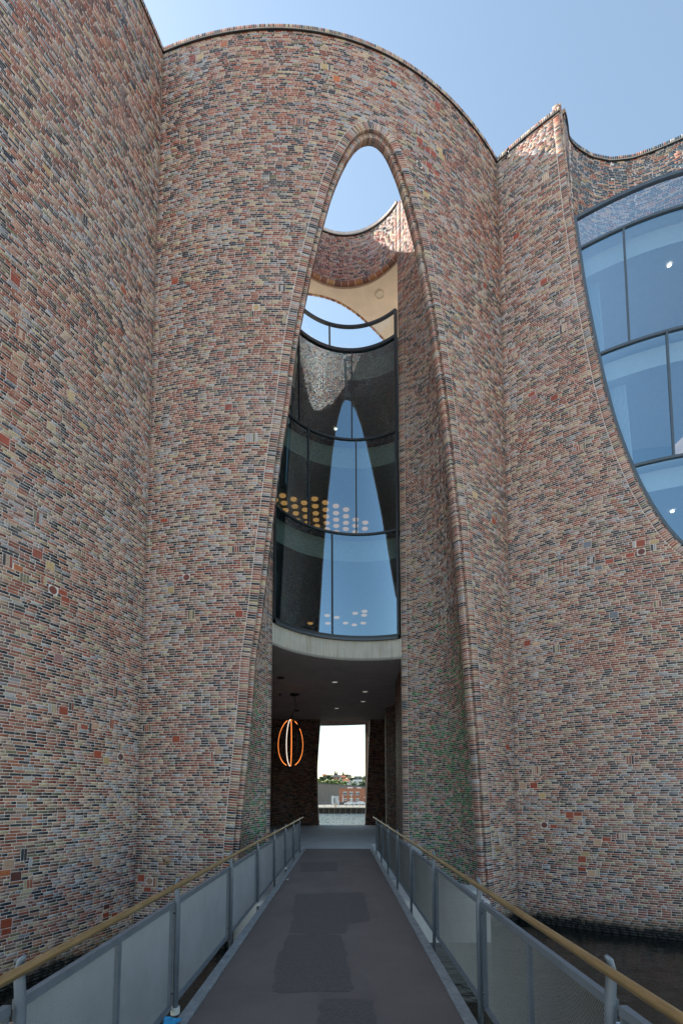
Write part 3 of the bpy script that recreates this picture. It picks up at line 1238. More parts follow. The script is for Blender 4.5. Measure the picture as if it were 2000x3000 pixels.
# ------------------------------------------------------------------ glazing of the void
def gpt(u, z, dr=0.0):
    """a point of the glazing: u = 0 at the bay side jamb, 1 at the lamp side jamb"""
    c, r = loft_circle(z)
    a0, a1 = ends(z)
    a = a0 + u * (a1 - a0)
    return (c[0] + (r + dr) * math.cos(a), c[1] + (r + dr) * math.sin(a), z)


def gu(px_, py_, z):
    d = ray(px_, py_)
    q = slope_hit(d[0] / d[1], z)
    c, r = loft_circle(z)
    a0, a1 = ends(z)
    return (math.atan2(q[1] - c[1], q[0] - c[0]) % (2 * math.pi) - a0) / (a1 - a0)


G_BOT = ZG0
TR = [G_BOT] + [depth_z(1020, q) for q in (1566, 1288, 1027, 957)]
U0, U1g = 0.018, 0.992
mull = [[(973, 1700)], [(903, 1400), (1043, 1430)], [(876, 1120), (1030, 1160)], [(965, 970)]]
mull = [[gu(px_, py_, (TR[i] + TR[i + 1]) / 2) for px_, py_ in row] for i, row in enumerate(mull)]


def arc_bar(m, z, w, h, n=44, u0=U0, u1=U1g):
    """a bar of width w (radial) and height h along the glazing"""
    uu = np.linspace(u0, u1, n)
    P = [[gpt(u, z, dr)[:2] + (z + dz_,) for u in uu] for dz_, dr in ((-h / 2, -w / 2), (h / 2, -w / 2), (h / 2, w / 2), (-h / 2, w / 2))]
    for k in range(4):
        m.strip(P[k], P[(k + 1) % 4])


def upright_bar(m, u, z0_, z1_, w, d):
    zz = np.linspace(z0_, z1_, 6)
    for z_a, z_b in zip(zz[:-1], zz[1:]):
        rows = []
        for z_ in (z_a, z_b):
            c, r = loft_circle(z_)
            du = w / 2 / r / abs(ends(z_)[1] - ends(z_)[0])
            rows.append([gpt(u + su * du, z_, sd * d / 2) for su, sd in ((-1, -1), (1, -1), (1, 1), (-1, 1), (-1, -1))])
        m.strip(rows[0], rows[1])


m = MB()
arc_bar(m, G_BOT, .16, .12)
for u in (U0, U1g):
    upright_bar(m, u, G_BOT, TR[4], .10, .12)
glz = m.build('void_glazing', M['frame'], building)
glz['label'] = 'tall concave glazing in grey frames at the back of the arch'
for i in (1, 2, 3, 4):
    m = MB()
    arc_bar(m, TR[i], .13 if i > 2 else .10, .13 if i == 3 else .075)
    m.build('transom', M['frame'], glz)
m = MB()
arc_bar(m, G_BOT - .10, .24, .08)
m.build('sill', M['frame_blue'], glz)
for i in range(4):
    z0_, z1_ = TR[i] + .04, TR[i + 1] - .04
    for u in mull[i]:
        m = MB()
        upright_bar(m, u, z0_, z1_, .055, .09)
        m.build('mullion', M['frame'], glz)
    ed = [U0] + sorted(mull[i]) + [U1g]
    for ua, ub in zip(ed[:-1], ed[1:]):
        uu = np.linspace(ua + .004, ub - .004, 30)
        m = MB()
        zz = np.linspace(z0_, z1_, 9)
        vs, fs = [], []
        for z_ in zz:
            vs += [gpt(u, z_) for u in uu]
        n_ = len(uu)
        for jj in range(len(zz) - 1):
            for k in range(n_ - 1):
                fs.append((jj * n_ + k, jj * n_ + k + 1, (jj + 1) * n_ + k + 1, (jj + 1) * n_ + k))
        m.add(vs, fs)
        m.build('pane', M['rail_glass'] if i == 3 else M['glass'], glz, smooth=True)

# concrete edge beam under the glass
ZC = depth_z(1056, 1936)
UU = np.linspace(0, 1, 50)
m = MB()


def low(u, z, dr=0.0):
    return gpt(u, ZG0, dr)[:2] + (z,)


m.strip([low(u, ZC) for u in UU], [low(u, G_BOT - .14) for u in UU])
m.strip([low(u, G_BOT - .14) for u in UU], [low(u, G_BOT - .14, .4) for u in UU])
m.build('edge_beam', M['band'], building)
# rooms behind the glass: floors, bulkheads, back wall
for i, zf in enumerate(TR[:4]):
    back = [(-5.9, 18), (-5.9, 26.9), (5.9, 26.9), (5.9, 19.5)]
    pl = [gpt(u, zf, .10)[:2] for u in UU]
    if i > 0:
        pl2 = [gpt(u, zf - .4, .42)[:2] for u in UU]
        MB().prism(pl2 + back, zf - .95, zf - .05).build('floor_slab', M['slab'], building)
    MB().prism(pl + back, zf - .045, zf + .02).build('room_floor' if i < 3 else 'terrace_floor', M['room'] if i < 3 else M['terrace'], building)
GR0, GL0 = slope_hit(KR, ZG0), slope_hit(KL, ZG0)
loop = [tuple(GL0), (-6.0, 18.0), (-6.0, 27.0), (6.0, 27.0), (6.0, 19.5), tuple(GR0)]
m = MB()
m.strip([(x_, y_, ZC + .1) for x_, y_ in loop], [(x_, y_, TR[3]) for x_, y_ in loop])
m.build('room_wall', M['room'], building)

# ------------------------------------------------------------------ passage under the rooms
FLOOR_END = 33.4


def floor_z(y_):
    return 0.113 - 0.08 * max(0, (y_ - 16.4)) / (FLOOR_END - 16.4)


pl = [low(u, 0)[:2] for u in UU]
MB().prism(pl + [(-9.5, 17.2), (-13, 20), (-13, 30), (-8.5, 33.9), (6.0, 33.9), (9.0, 30), (9.0, 20.0)], ZC, ZC + .09).build('passage_ceiling', M['soffit'], building)  # wings past the passage walls added to stop sun leaking under the floor
m = MB()
fx = [(-1.36, 16.43), (1.14, 16.43), (1.14, 18.2), (4.4, 18.2), (4.4, FLOOR_END), (-4.6, FLOOR_END), (-4.6, 17.2), (-1.36, 17.2)]
nf = len(fx)
m.add([(x_, y_, floor_z(y_)) for x_, y_ in fx] + [(x_, y_, -2.8) for x_, y_ in fx], [tuple(range(nf)), tuple(range(2 * nf - 1, nf - 1, -1))] + [(nf + i, nf + (i + 1) % nf, (i + 1) % nf, i) for i in range(nf)])
m.build('passage_floor', M['floor'], building)
m = MB()
m.box((3.2, 14.75, -1.78), (1.7, 1.1, 1.80))
m.build('concrete_ledge', M['ledge'], building)

YR = 33.0
op_l = [(937.5, 2105), (930.6, 2200), (927.4, 2257), (928.5, 2310), (930, 2362), (933.5, 2425)]
op_r = [(1085, 2105), (1079.8, 2200), (1076, 2289), (1072, 2376), (1069.8, 2425)]
OL = np.array([at_y(x_, y_, YR)[[2, 0]] for x_, y_ in op_l])[::-1]
OR = np.array([at_y(x_, y_, YR)[[2, 0]] for x_, y_ in op_r])[::-1]


def dark_tone(S, Z):
    return np.full(len(S), 0.02), np.full(len(S), 0.0)


REAR = Prism([(-5.0, YR), (5.0, YR)], +1)
b = Batch()
lay(b, REAR, -.25, ZC + .02, lambda z: [(0.0, 5 + float(np.interp(z, OL[:, 0], OL[:, 1])) - .24), (5 + float(np.interp(z, OR[:, 0], OR[:, 1])) + .24, 10.0)], bed_step=1.0)
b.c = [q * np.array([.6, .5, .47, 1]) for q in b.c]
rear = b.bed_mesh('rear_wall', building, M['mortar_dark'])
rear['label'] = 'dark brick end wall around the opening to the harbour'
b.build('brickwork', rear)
for side, O in ((-1, OL), (1, OR)):
    zz = np.arange(-.25, ZC + .05, COURSE)
    xo = np.interp(zz, O[:, 0], O[:, 1])
    b = Batch()
    p0 = np.c_[xo + side * .24, np.full(len(zz), YR), zz]
    p1 = np.c_[xo, np.full(len(zz), YR), zz]
    p2 = np.c_[xo - side * .02, np.full(len(zz), YR + .7), zz]
    quad_course(b, p0, p1, flip=side < 0)
    quad_course(b, p1, p2, flip=side < 0)
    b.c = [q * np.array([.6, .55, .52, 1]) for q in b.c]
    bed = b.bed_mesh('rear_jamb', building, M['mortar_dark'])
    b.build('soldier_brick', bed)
for pts_, side_, lab in (([tuple(GR0), (2.45, 18.9), (2.56, 22.6), (3.18, 27.9)], -1, 'dark brick side wall of the passage'), ([(3.18, 27.9), (2.64, 28.9), (2.66, 29.4), (2.98, 32.98)], -1, 'stepped brick pier beside the opening'),
                         ([tuple(GL0), (GL0[0] - .3, GL0[1] + .45), (-3.6, 22.0), (-4.5, 28), (-4.7, 32.98)], 1, 'dark brick side wall behind the lamp')):
    pr_ = Prism(pts_, side_)
    b = Batch()
    lay(b, pr_, -.25, ZC + .02, lambda z, pr_=pr_: [(0.0, pr_.L)], bed_step=0.5)
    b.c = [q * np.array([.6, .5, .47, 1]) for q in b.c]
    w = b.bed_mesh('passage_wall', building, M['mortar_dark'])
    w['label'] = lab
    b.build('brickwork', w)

# unseen brick screen added beside the roof terrace to block a sun patch
b = Batch()
SIDE = Prism([tuple(slope_hit(KL, TR[3] + 2) + np.array([-.02, .06])), (-3.0, 18.2), (-3.5, 19.3)], 1)
lay(b, SIDE, TR[3], ZS - .01, lambda z: [(0.0, SIDE.L)], bed_step=.4)
w = b.bed_mesh('terrace_sun_block', building)
b.build('brickwork', w)

# unseen roof caps added either side of the void to keep sun out below
for side_, pts_ in ((-1, [(-5.5, 14.3), (-2.85, 13.75), (-2.85, 17.4), (-7.5, 17.0)]), (1, [(3.3, 15.0), (5.6, 16.8), (9, 20), (9.6, 27), (6.7, 27), (6.7, 17.7), (3.1, 17.2)])):
    MB().prism(pts_, H - .7, H - .4).build('unseen_roof_cap', M['soffit'], building)
MB().box((0.4, 15.75, -1.85), (7.6, 3.6, 1.5)).build('void_gap_block', M['soffit'], building)  # added slab that keeps the gaps beside the bridge dark

# ------------------------------------------------------------------ right drum: terrace, glazed bay
ter_px = [(1651, 317), (1659, 345), (1664, 399), (1690, 425), (1730, 450), (1786, 462), (1850, 455), (1920, 430), (2000, 395), (2070, 355)]
TER = Prism([at_z(*q, H)[:2] for q in ter_px], +1)
if TER.frame(TER.L / 2)[1] > 0:
    TER = Prism(TER.P, -1)


def blue_tone(S, Z):
    return np.full(len(S), 0.0), np.full(len(S), 0.46)


b = Batch()
ZTER = RIGHT.hit(1697, 719)[1] - 0.1
nr = int((ZT - ZTER) / COURSE)
lay(b, TER, ZT - nr * COURSE, ZT, lambda z: [(0.0, TER.L)], tone=blue_tone, bed_step=0.2)
tw = b.bed_mesh('terrace_wall', building)
tw['label'] = 'concave wall of blue glazed and red bricks above the glass'
b.build('brickwork', tw)
coping(TER, 0.0, TER.L, building, tone=blue_tone)

GD = 0.12                                   # glass behind the brick face


def bay_pt(s, z, d=GD):
    return RIGHT.at(np.array([s]), z, d)[0]


def bay_s(z):
    return float(np.interp(z, *U2L)), float(np.interp(z, *U2R))


z_rail = bay_pt(0, 0)[2]
h1 = RIGHT.hit(1690, 628)
ZR = h1[1]
BT = [ZR, RIGHT.hit(1697, 719)[1], RIGHT.hit(1762, 1027)[1], RIGHT.hit(1864, 1357)[1]]
ZBOT = float(U2[:, 1].min())


def bay_bar(m, s0, s1, z, w, h):
    n = max(3, int((s1 - s0) / .25))
    ss = np.linspace(s0, s1, n)
    P = [RIGHT.at(ss, z + dz, GD + dd_) for dz, dd_ in ((-h / 2, -w / 2), (h / 2, -w / 2), (h / 2, w / 2), (-h / 2, w / 2))]
    for k in range(4):
        m.strip(P[k], P[(k + 1) % 4])


m = MB()
fr = [q for q in U2 if q[1] <= ZR + .02]
fr = np.array(fr)
if len(fr) > 4:
    F_in = offset(fr, USGN * 0.085)
    for (Pa, da), (Pb, db) in (((fr, .025), (F_in, .025)), ((F_in, .025), (F_in, .20))):
        m.strip(pts3(RIGHT, Pa, da), pts3(RIGHT, Pb, db))
bay_bar(m, bay_s(ZR)[0], min(bay_s(ZR)[1], RIGHT.L), ZR, .12, .11)
bay = m.build('bay_glazing', M['frame_blue'], building)
bay['label'] = 'large glazed bay with blue-grey frames in the far wall'
mull_b = [[], [RIGHT.hit(1836, 840)[0]], [RIGHT.hit(1966, 1150)[0]], []]
for k in (1, 2):
    mull_b[k] += [mull_b[k][0] + 1.95 * j for j in (1, 2)]
mull_b[3] = [mull_b[1][0] + 1.95]
for i in (1, 2, 3):
    m = MB()
    s0_, s1_ = bay_s(BT[i])
    bay_bar(m, s0_, s1_, BT[i], .10, .085)
    m.build('transom', M['frame_blue'], bay)
tops = BT + [ZBOT + .1]
for i in range(4):
    z1_, z0_ = tops[i] - .05, tops[i + 1] + .045
    for s_ in mull_b[i]:
        s0_, s1_ = bay_s((z0_ + z1_) / 2)
        if s0_ + .15 < s_ < s1_ - .15:
            p0, p1 = bay_pt(s_, z0_), bay_pt(s_, z1_)
            n_ = RIGHT.frame(s_)
            m = MB()
            m.box(((p0[0] + p1[0]) / 2, (p0[1] + p1[1]) / 2, (z0_ + z1_) / 2), (.09, .06, z1_ - z0_), math.atan2(n_[1], n_[0]))
            m.build('mullion', M['frame_blue'], bay)
    ed = [-9.0] + list(mull_b[i]) + [99.0]
    for a_, b_ in zip(ed[:-1], ed[1:]):
        m = MB()
        zz = np.linspace(z0_, z1_, 18)
        rows = []
        for z_ in zz:
            s0_, s1_ = bay_s(z_)
            l_, r_ = max(a_ + .03, s0_ + .05), min(b_ - .03, s1_ - .05, RIGHT.L)
            rows.append(RIGHT.at(np.linspace(l_, max(r_, l_ + .001), 14), z_, GD))
        if max(np.linalg.norm(r_[0] - r_[-1]) for r_ in rows) < .05:
            continue
        for ra, rb in zip(rows[:-1], rows[1:]):
            m.strip(ra, rb)
        m.build('pane', M['blue_glass'] if i == 0 else M['bay_glass'], bay, smooth=True)
# floors and rooms behind the bay
ss = np.linspace(1.2, RIGHT.L - .05, 30)
for i, zf in enumerate(BT[1:] + [BT[3] - 4.1]):
    fr_ = RIGHT.at(ss, zf, GD + .16)
    bk_ = RIGHT.at(ss, zf, 1.3 if i == 0 else 4.0)
    fr2 = RIGHT.at(ss, zf, GD + .55)
    m = MB()
    m.strip(RIGHT.at(ss, zf + .02, GD + .10), bk_ + np.array([0, 0, .02]))
    m.strip(RIGHT.at(ss, zf - .06, GD + .10), RIGHT.at(ss, zf + .02, GD + .10))
    m.build('room_floor', M['slab_white'], building)
    m = MB()
    m.strip(RIGHT.at(ss, zf - .72, GD + .42), RIGHT.at(ss, zf - .06, GD + .42))
    m.strip(RIGHT.at(ss, zf - .72, GD + .42), RIGHT.at(ss, zf - .72, 4.6))
    m.build('floor_slab', M['slab_white'], building)
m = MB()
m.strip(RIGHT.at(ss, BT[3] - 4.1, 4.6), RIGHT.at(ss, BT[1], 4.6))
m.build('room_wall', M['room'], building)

# the backs of the three drums, out of sight, close the building
m = MB()
cL = LEFT.at(np.array([LEFT.L]), 0)[0]
m.strip([(-21.2 + 16 * math.cos(a), 18 + 16 * math.sin(a), Z0) for a in np.linspace(R(-62), R(-330), 60)], [(-21.2 + 16 * math.cos(a), 18 + 16 * math.sin(a), H - .2) for a in np.linspace(R(-62), R(-330), 60)])
m.strip([(-2.0 + 12.4 * math.cos(a), 25.6 + 12.4 * math.sin(a), Z0) for a in np.linspace(R(-20), R(72), 30)], [(-2.0 + 12.4 * math.cos(a), 25.6 + 12.4 * math.sin(a), H - .2) for a in np.linspace(R(-20), R(72), 30)])
m.strip([(-2.0 + 12.4 * math.cos(a), 25.6 + 12.4 * math.sin(a), Z0) for a in np.linspace(R(112), R(215), 30)], [(-2.0 + 12.4 * math.cos(a), 25.6 + 12.4 * math.sin(a), H - .2) for a in np.linspace(R(112), R(215), 30)])
m.strip([(-2.0 + 12.4 * math.cos(a), 25.6 + 12.4 * math.sin(a), ZC + .3) for a in np.linspace(R(72), R(112), 12)], [(-2.0 + 12.4 * math.cos(a), 25.6 + 12.4 * math.sin(a), H - .2) for a in np.linspace(R(72), R(112), 12)])
pe = RIGHT.P[-1]
m.strip([(pe[0], pe[1], Z0), (pe[0] + 5, pe[1] + 3, Z0), (pe[0] + 8, pe[1] + 12, Z0), (pe[0], pe[1] + 20, Z0)], [(pe[0], pe[1], H - .2), (pe[0] + 5, pe[1] + 3, H - .2), (pe[0] + 8, pe[1] + 12, H - .2), (pe[0], pe[1] + 20, H - .2)])
m.build('rear_elevation', M['plain_brick'], building)

# ------------------------------------------------------------------ setting: water, land, quay
m = MB()
m.add([(-5000, -300, WATER_Z), (5000, -300, WATER_Z), (5000, 9000, WATER_Z), (-5000, 9000, WATER_Z)], [(0, 1, 2, 3)])
tag(m.build('water', M['water']), kind='structure')
m = MB().box((0, -204.6, -1.6), (900, 400, 3.16))
tag(m.build('promenade', M['quay_paving']), kind='structure')
QD = 148.0
QZ = float(at_y(1000, 2366, QD)[2])
m = MB().box((0, QD + 500.6, QZ - 2.5), (1600, 1000, 4.9))
tag(m.build('far_quay_ground', M['far_ground']), kind='structure')
# hill beyond the harbour
def hill_z(x_, y_):
    u = min(1, max(0, (y_ - 620) / 260))
    return QZ - .2 + (u * u * (3 - 2 * u)) * (38 + 5 * math.sin(x_ * .011) + 3 * math.sin(x_ * .03 + 1))


nx, ny = 60, 16
hx, hy = np.linspace(-800, 800, nx), np.linspace(600, 1500, ny)
vs = [(x_, y_, hill_z(x_, y_) + .6 * math.sin(x_ * .3 + y_ * .2)) for y_ in hy for x_ in hx]
fs = [(j * nx + i, j * nx + i + 1, (j + 1) * nx + i + 1, (j + 1) * nx + i) for j in range(ny - 1) for i in range(nx - 1)]
tag(MB().add(vs, fs).build('hill', M['hill'], smooth=True), kind='structure')


# ------------------------------------------------------------------ footbridge
SLOPE = 0.007


def dz(y_):
    return SLOPE * y_


BY0, BY1 = -5.0, 16.42
fb = thing('footbridge', (0, 5, -0.3), 'narrow dark asphalt footbridge leading straight into the arch', 'footbridge')


def slab(m, x0, x1, y0, y1, zt, zb):
    v = [(x0, y0, zt + dz(y0)), (x1, y0, zt + dz(y0)), (x1, y1, zt + dz(y1)), (x0, y1, zt + dz(y1))]
    w_ = [(a, b, c - (zt - zb)) for a, b, c in v]
    return m.add(v + w_, [(0, 1, 2, 3), (7, 6, 5, 4), (0, 4, 5, 1), (1, 5, 6, 2), (2, 6, 7, 3), (3, 7, 4, 0)])


XL, XR = -1.185, 0.945
slab(MB(), XL, XR, BY0, BY1 - .01, 0.0, -.12).build('asphalt_surface', M['asphalt'], fb)
M['patch'] = simple('patch_asphalt', (0.108, 0.088, 0.085), 0.85, var=0.25, scale=40, bump=0.006)


def patch(pix):
    pts = []
    for px_, py_ in pix:
        q = ray(px_, py_)
        t_ = (CAMZ - .004) / -(q[2] - SLOPE * q[1])
        pts.append((q[0] * t_, q[1] * t_))
    pts = [tuple(q) for q in resample(np.array(pts + pts[:1]), .12)[:-1]]
    pts = [(a + rnd.gauss(0, .012), b + rnd.gauss(0, .02)) for a, b in pts]
    n = len(pts)
    vs = [(a, b, dz(b) + .0045) for a, b in pts] + [(a, b, dz(b) - .02) for a, b in pts]
    MB().add(vs, [tuple(range(n)), tuple(range(2 * n - 1, n - 1, -1))] + [(n + i, n + (i + 1) % n, (i + 1) % n, i) for i in range(n)]).build('asphalt_patch', M['patch'], fb)


patch([(868, 2620), (1068, 2615), (1085, 2700), (1020, 2705), (1015, 2735), (848, 2735)])
patch([(846, 2740), (1000, 2738), (1035, 2905), (800, 2910), (808, 2820)])
patch([(882, 2528), (985, 2526), (990, 2552), (878, 2556)])
patch([(940, 2930), (1090, 2926), (1110, 3010), (925, 3012)])
slab(MB(), XL - .10, XL - .003, BY0, BY1, .014, -.20).build('edge_strip', M['galv'], fb)
slab(MB(), XR + .003, XR + .10, BY0, BY1, .014, -.20).build('edge_strip', M['galv'], fb)
m = MB()
slab(m, XL + .1, XR - .1, BY0, BY1, -.13, -.5)
m.build('bridge_girder', M['steel'], fb)

# ------------------------------------------------------------------ railings
POSTS = [0.15, 2.10, 4.05, 6.00, 7.92, 9.86, 11.80, 13.74, 15.70]


def lattice(L_, h_, pitch=.0165, wid=.0058, th=.0020):
    """expanded steel: two crossing sets of thin strands clipped to an L_ x h_ panel, in the local YZ plane"""
    vs, fs = [], []
    k = 0.62
    for sgn in (1, -1):
        c0 = -h_ * k if sgn > 0 else 0
        c1 = L_ if sgn > 0 else L_ + h_ * k
        c_ = c0
        while c_ < c1:
            # strand y = c + sgn*k*z
            za, zb = 0.0, h_
            ya, yb = c_, c_ + sgn * k * h_
            def clip(ya, za, yb, zb):
                for lim, sg in ((0.0, 1), (L_, -1)):
                    if (ya - lim) * sg < 0 and (yb - lim) * sg < 0:
                        return None
                    if (ya - lim) * sg < 0:
                        t_ = (lim - ya) / (yb - ya)
                        ya, za = lim, za + t_ * (zb - za)
                    if (yb - lim) * sg < 0:
                        t_ = (lim - ya) / (yb - ya)
                        yb, zb = lim, za + t_ * (zb - za)
                return ya, za, yb, zb
            q = clip(ya, za, yb, zb)
            if q and abs(q[3] - q[1]) > .01:
                ya, za, yb, zb = q
                n_ = Vector((yb - ya, zb - za)).normalized()
                p_ = Vector((-n_.y, n_.x)) * wid / 2
                o_ = th * sgn * .5
                b = len(vs)
                vs += [(o_ - th, ya + p_.x, za + p_.y), (o_ + th, ya - p_.x, za - p_.y), (o_ + th, yb - p_.x, zb - p_.y), (o_ - th, yb + p_.x, zb + p_.y)]
                fs.append((b, b + 1, b + 2, b + 3))
            c_ += pitch
    return vs, fs


PANZ0, PANH = 0.075, 0.815
me_lat = None


def railing(x, out, label):
    """x: line of the handrail, out: -1/+1 the water side"""
    global me_lat
    root = thing('railing', (x, 6, 0), label, 'railing', 'railings of the footbridge')
    m = MB()
    ys = np.linspace(-.9, 16.55, 50)
    m.tube([(x, y_, 1.04 + dz(y_)) for y_ in ys], .0215, 14)
    m.build('handrail', M['brass'], root, smooth=True)
    xp = x + out * .035
    post_me = None
    for i, y_ in enumerate(POSTS):
        m = MB()
        path = [(xp, y_, -.30), (xp, y_, .80), (xp + out * .004, y_, .90), (xp + out * .012, y_, .98), (xp + out * .014, y_, 1.03), (xp + out * .010, y_, 1.062), (xp - out * .006, y_, 1.080)]
        r_ = [.026, .026, .026, .025, .022, .017, .010]
        m.tube(path, r_, 12, squash=(1.0, 0.8))
        if post_me is None:
            o = m.build('post', M['steel'], root, smooth=True)
            post_me = o.data
            o.location.z = dz(y_)
            y_first = y_
        else:
            o = link('post', post_me, None, root, (0, y_ - y_first, dz(y_)))
        # wrapped collar at the foot, chrome end of the bracket, bolts holding the panel
        m = MB()
        m.tube([(xp, 0, .0), (xp, 0, .055)], .036, 12)
        if i % 2 == 0 and out < 0 and i < 7:
            c_ = m
            me = bpy.data.meshes.new('collar')
            me.from_pydata([(a - root.location.x, b + y_first - root.location.y, c) for a, b, c in c_.v], [], c_.f)
            link('collar', me, M['collar'], o)
        m = MB()
        for zz in (.16, .80):
            m.tube([(xp, 0, zz), (xp + out * .05, 0, zz)], .010, 8)
        me = bpy.data.meshes.new('bolt')
        me.from_pydata([(a - root.location.x, b + y_first - root.location.y, c) for a, b, c in m.v], [], m.f)
        link('bolt', me, M['chrome'], o)
    xq = x + out * .075
    Lp = 1.95 - .10
    for i in range(len(POSTS) - 1):
        y0, y1 = POSTS[i] + .028, POSTS[i + 1] - .028
        L_ = y1 - y0
        zb = PANZ0 + dz(y0)
        m = MB()
        # frame drawn as a sheared set of bars following the deck
        def bar(ya, yb, za, zb_, wx):
            v = [(xq - wx / 2, ya, za + dz(ya)), (xq + wx / 2, ya, za + dz(ya)), (xq + wx / 2, yb, za + dz(yb)), (xq - wx / 2, yb, za + dz(yb))]
            w_ = [(a, b, c + (zb_ - za)) for a, b, c in v]
            m.add(v + w_, [(3, 2, 1, 0), (4, 5, 6, 7), (0, 1, 5, 4), (1, 2, 6, 5), (2, 3, 7, 6), (3, 0, 4, 7)])
        bar(y0, y1, PANZ0 + PANH - .042, PANZ0 + PANH, .034)
        bar(y0, y1, PANZ0 - .03, PANZ0, .034)
        bar(y0, y0 + .016, PANZ0 + .001, PANZ0 + PANH - .043, .026)
        bar(y1 - .016, y1, PANZ0 + .001, PANZ0 + PANH - .043, .026)
        fr = m.build('panel_frame', M['steel'], root)
        m = MB()
        ym = (y0 + y1) / 2
        bar(ym - .02, ym + .02, PANZ0 + .001, PANZ0 + PANH - .043, .026)
        if i <= 1:
            m.build('stanchion', M['steel'], fr)
        if me_lat is None:
            me_lat = bpy.data.meshes.new('mesh_infill')
            v, f = lattice(1.85, PANH - .045)
            me_lat.from_pydata(v, [], f)
            me_lat.materials.append(M['steel_mesh'])
        o = link('mesh_infill', me_lat, None, fr, (xq + out * .012 - root.location.x, y0 - root.location.y, zb))
        o.scale = (1, L_ / 1.85, 1)
        o.rotation_euler = (math.atan(SLOPE), 0, 0)
    return root


railing(-1.305, -1, 'steel mesh railing with brass handrail on the lamp side of the footbridge')
railing(1.085, 1, 'steel mesh railing with brass handrail on the glazed bay side of the footbridge')

# blue plastic scrap and pale rag by the foot of the near post
m = MB()
pts = []
for j in range(5):
    for i in range(6):
        pts.append((-1.33 + .022 * i - .03 * rnd.random(), 3.74 + .035 * j, .03 + dz(4) + .03 * rnd.random()))
m.add(pts, [(j * 6 + i, j * 6 + i + 1, (j + 1) * 6 + i + 1, (j + 1) * 6 + i) for j in range(4) for i in range(5)])
tag(m.build('plastic_scrap', M['blue']), 'crumpled scrap of blue plastic at the foot of a railing post', 'litter')
for (px_, py_, lab) in ((843, 2583, 'small pale rag lying on the steel edge strip of the footbridge'),):
    q = ray(px_, py_)
    d_ = (CAMZ - .03 - .0) / -(q[2] - SLOPE * q[1])
    c_ = q * d_
    m = MB()
    pts = []
    for j in range(4):
        for i in range(5):
            pts.append((c_[0] + .018 * i - .06, c_[1] + .03 * j, CAMZ + c_[2] + .012 + .03 * rnd.random()))
    m.add(pts, [(j * 5 + i, j * 5 + i + 1, (j + 1) * 5 + i + 1, (j + 1) * 5 + i) for j in range(3) for i in range(4)])
    tag(m.build('rag', M['collar']), lab, 'rag')

# ------------------------------------------------------------------ spouts, cable, lamps
SPOUTS = [('MID', 490, 2522, 'clay drain spout low on the bowed wall by the inner corner above the handrail'), ('MID', 1456, 2487, 'clay drain spout on the narrow strip of wall between arch ring and corner'), ('RIGHT', 1609, 2489, 'clay drain spout below the round red brick')]
for wall, px_, py_, lab in SPOUTS:
    s_, z_ = SURF[wall].hit(px_, py_)
    n_ = SURF[wall].frame(s_)
    c_ = SURF[wall].at(np.array([s_]), z_)[0]
    root = thing('drain_spout', tuple(c_), lab, 'spout', 'drain spouts in the brick walls')
    N3, T3 = Vector((n_[0], n_[1], 0)), Vector((-n_[1], n_[0], 0))
    C3 = Vector(c_)
    m = MB()
    rr = [(0.0, .105), (.02, .105), (.02, .062), (.16, .055), (.16, .040), (.02, .040)]
    vs, fs = [], []
    for d_, r_ in rr:
        for k in range(16):
            a = 2 * math.pi * k / 16
            vs.append(C3 + N3 * d_ + T3 * (r_ * math.cos(a)) + Vector((0, 0, r_ * math.sin(a))))
    for j in range(len(rr) - 1):
        for k in range(16):
            fs.append((j * 16 + k, j * 16 + (k + 1) % 16, (j + 1) * 16 + (k + 1) % 16, (j + 1) * 16 + k))
    m.add(vs, fs).build('spout_pipe', M['copper'], root, smooth=False)
    m = MB()
    m.add([C3 + N3 * .03 + T3 * (.042 * math.cos(k * .3927)) + Vector((0, 0, .042 * math.sin(k * .3927))) for k in range(16)], [tuple(range(16))])
    m.build('bore', M['dark'], root)

# loose black cable hanging over the roof edge near the inner corner
p0 = RIGHT.hit(1487, 452)
pth = []
for (x_, y_) in ((1492, 440), (1487, 448), (1485, 456), (1484, 464), (1484, 471)):
    h_ = RIGHT.hit(x_, y_)
    pth.append(RIGHT.at(np.array([h_[0]]), min(h_[1], H + .05), -.09)[0])
m = MB().tube([tuple(q) for q in pth], .028, 8)
m2 = []
for (x_, y_) in ((1490, 448), (1493, 452), (1492, 459), (1488, 464)):
    h_ = RIGHT.hit(x_, y_)
    m2.append(tuple(RIGHT.at(np.array([h_[0]]), min(h_[1], H + .05), -.09)[0]))
m.tube(m2, .014, 6)
tag(m.build('cable', M['black_metal']), 'short dark cable looped over the roof edge by the inner corner', 'cable')

# egg-shaped ring lamp in the passage
LD = 25.0
top, bot = at_y(851, 2106, LD), at_y(851, 2249, LD)
c_ = (top + bot) / 2
hh = (top[2] - bot[2]) / 2
hw = 38.0 / FPX * LD
lamp = thing('pendant_lamp', (c_[0], LD, c_[2]), 'egg shaped pendant of black hoops with glowing orange strips hanging in the passage', 'lamp')


def hoop(theta, k=1.0, t0=0.0, t1=2 * math.pi, n=56):
    """an egg outline turned about the vertical axis"""
    out = []
    for t_ in np.linspace(t0, t1, n):
        r_ = hw * k * math.sin(t_) * (1 - .10 * math.cos(t_))
        out.append((c_[0] + r_ * math.cos(theta), LD + r_ * math.sin(theta), c_[2] + hh * k * math.cos(t_)))
    return out


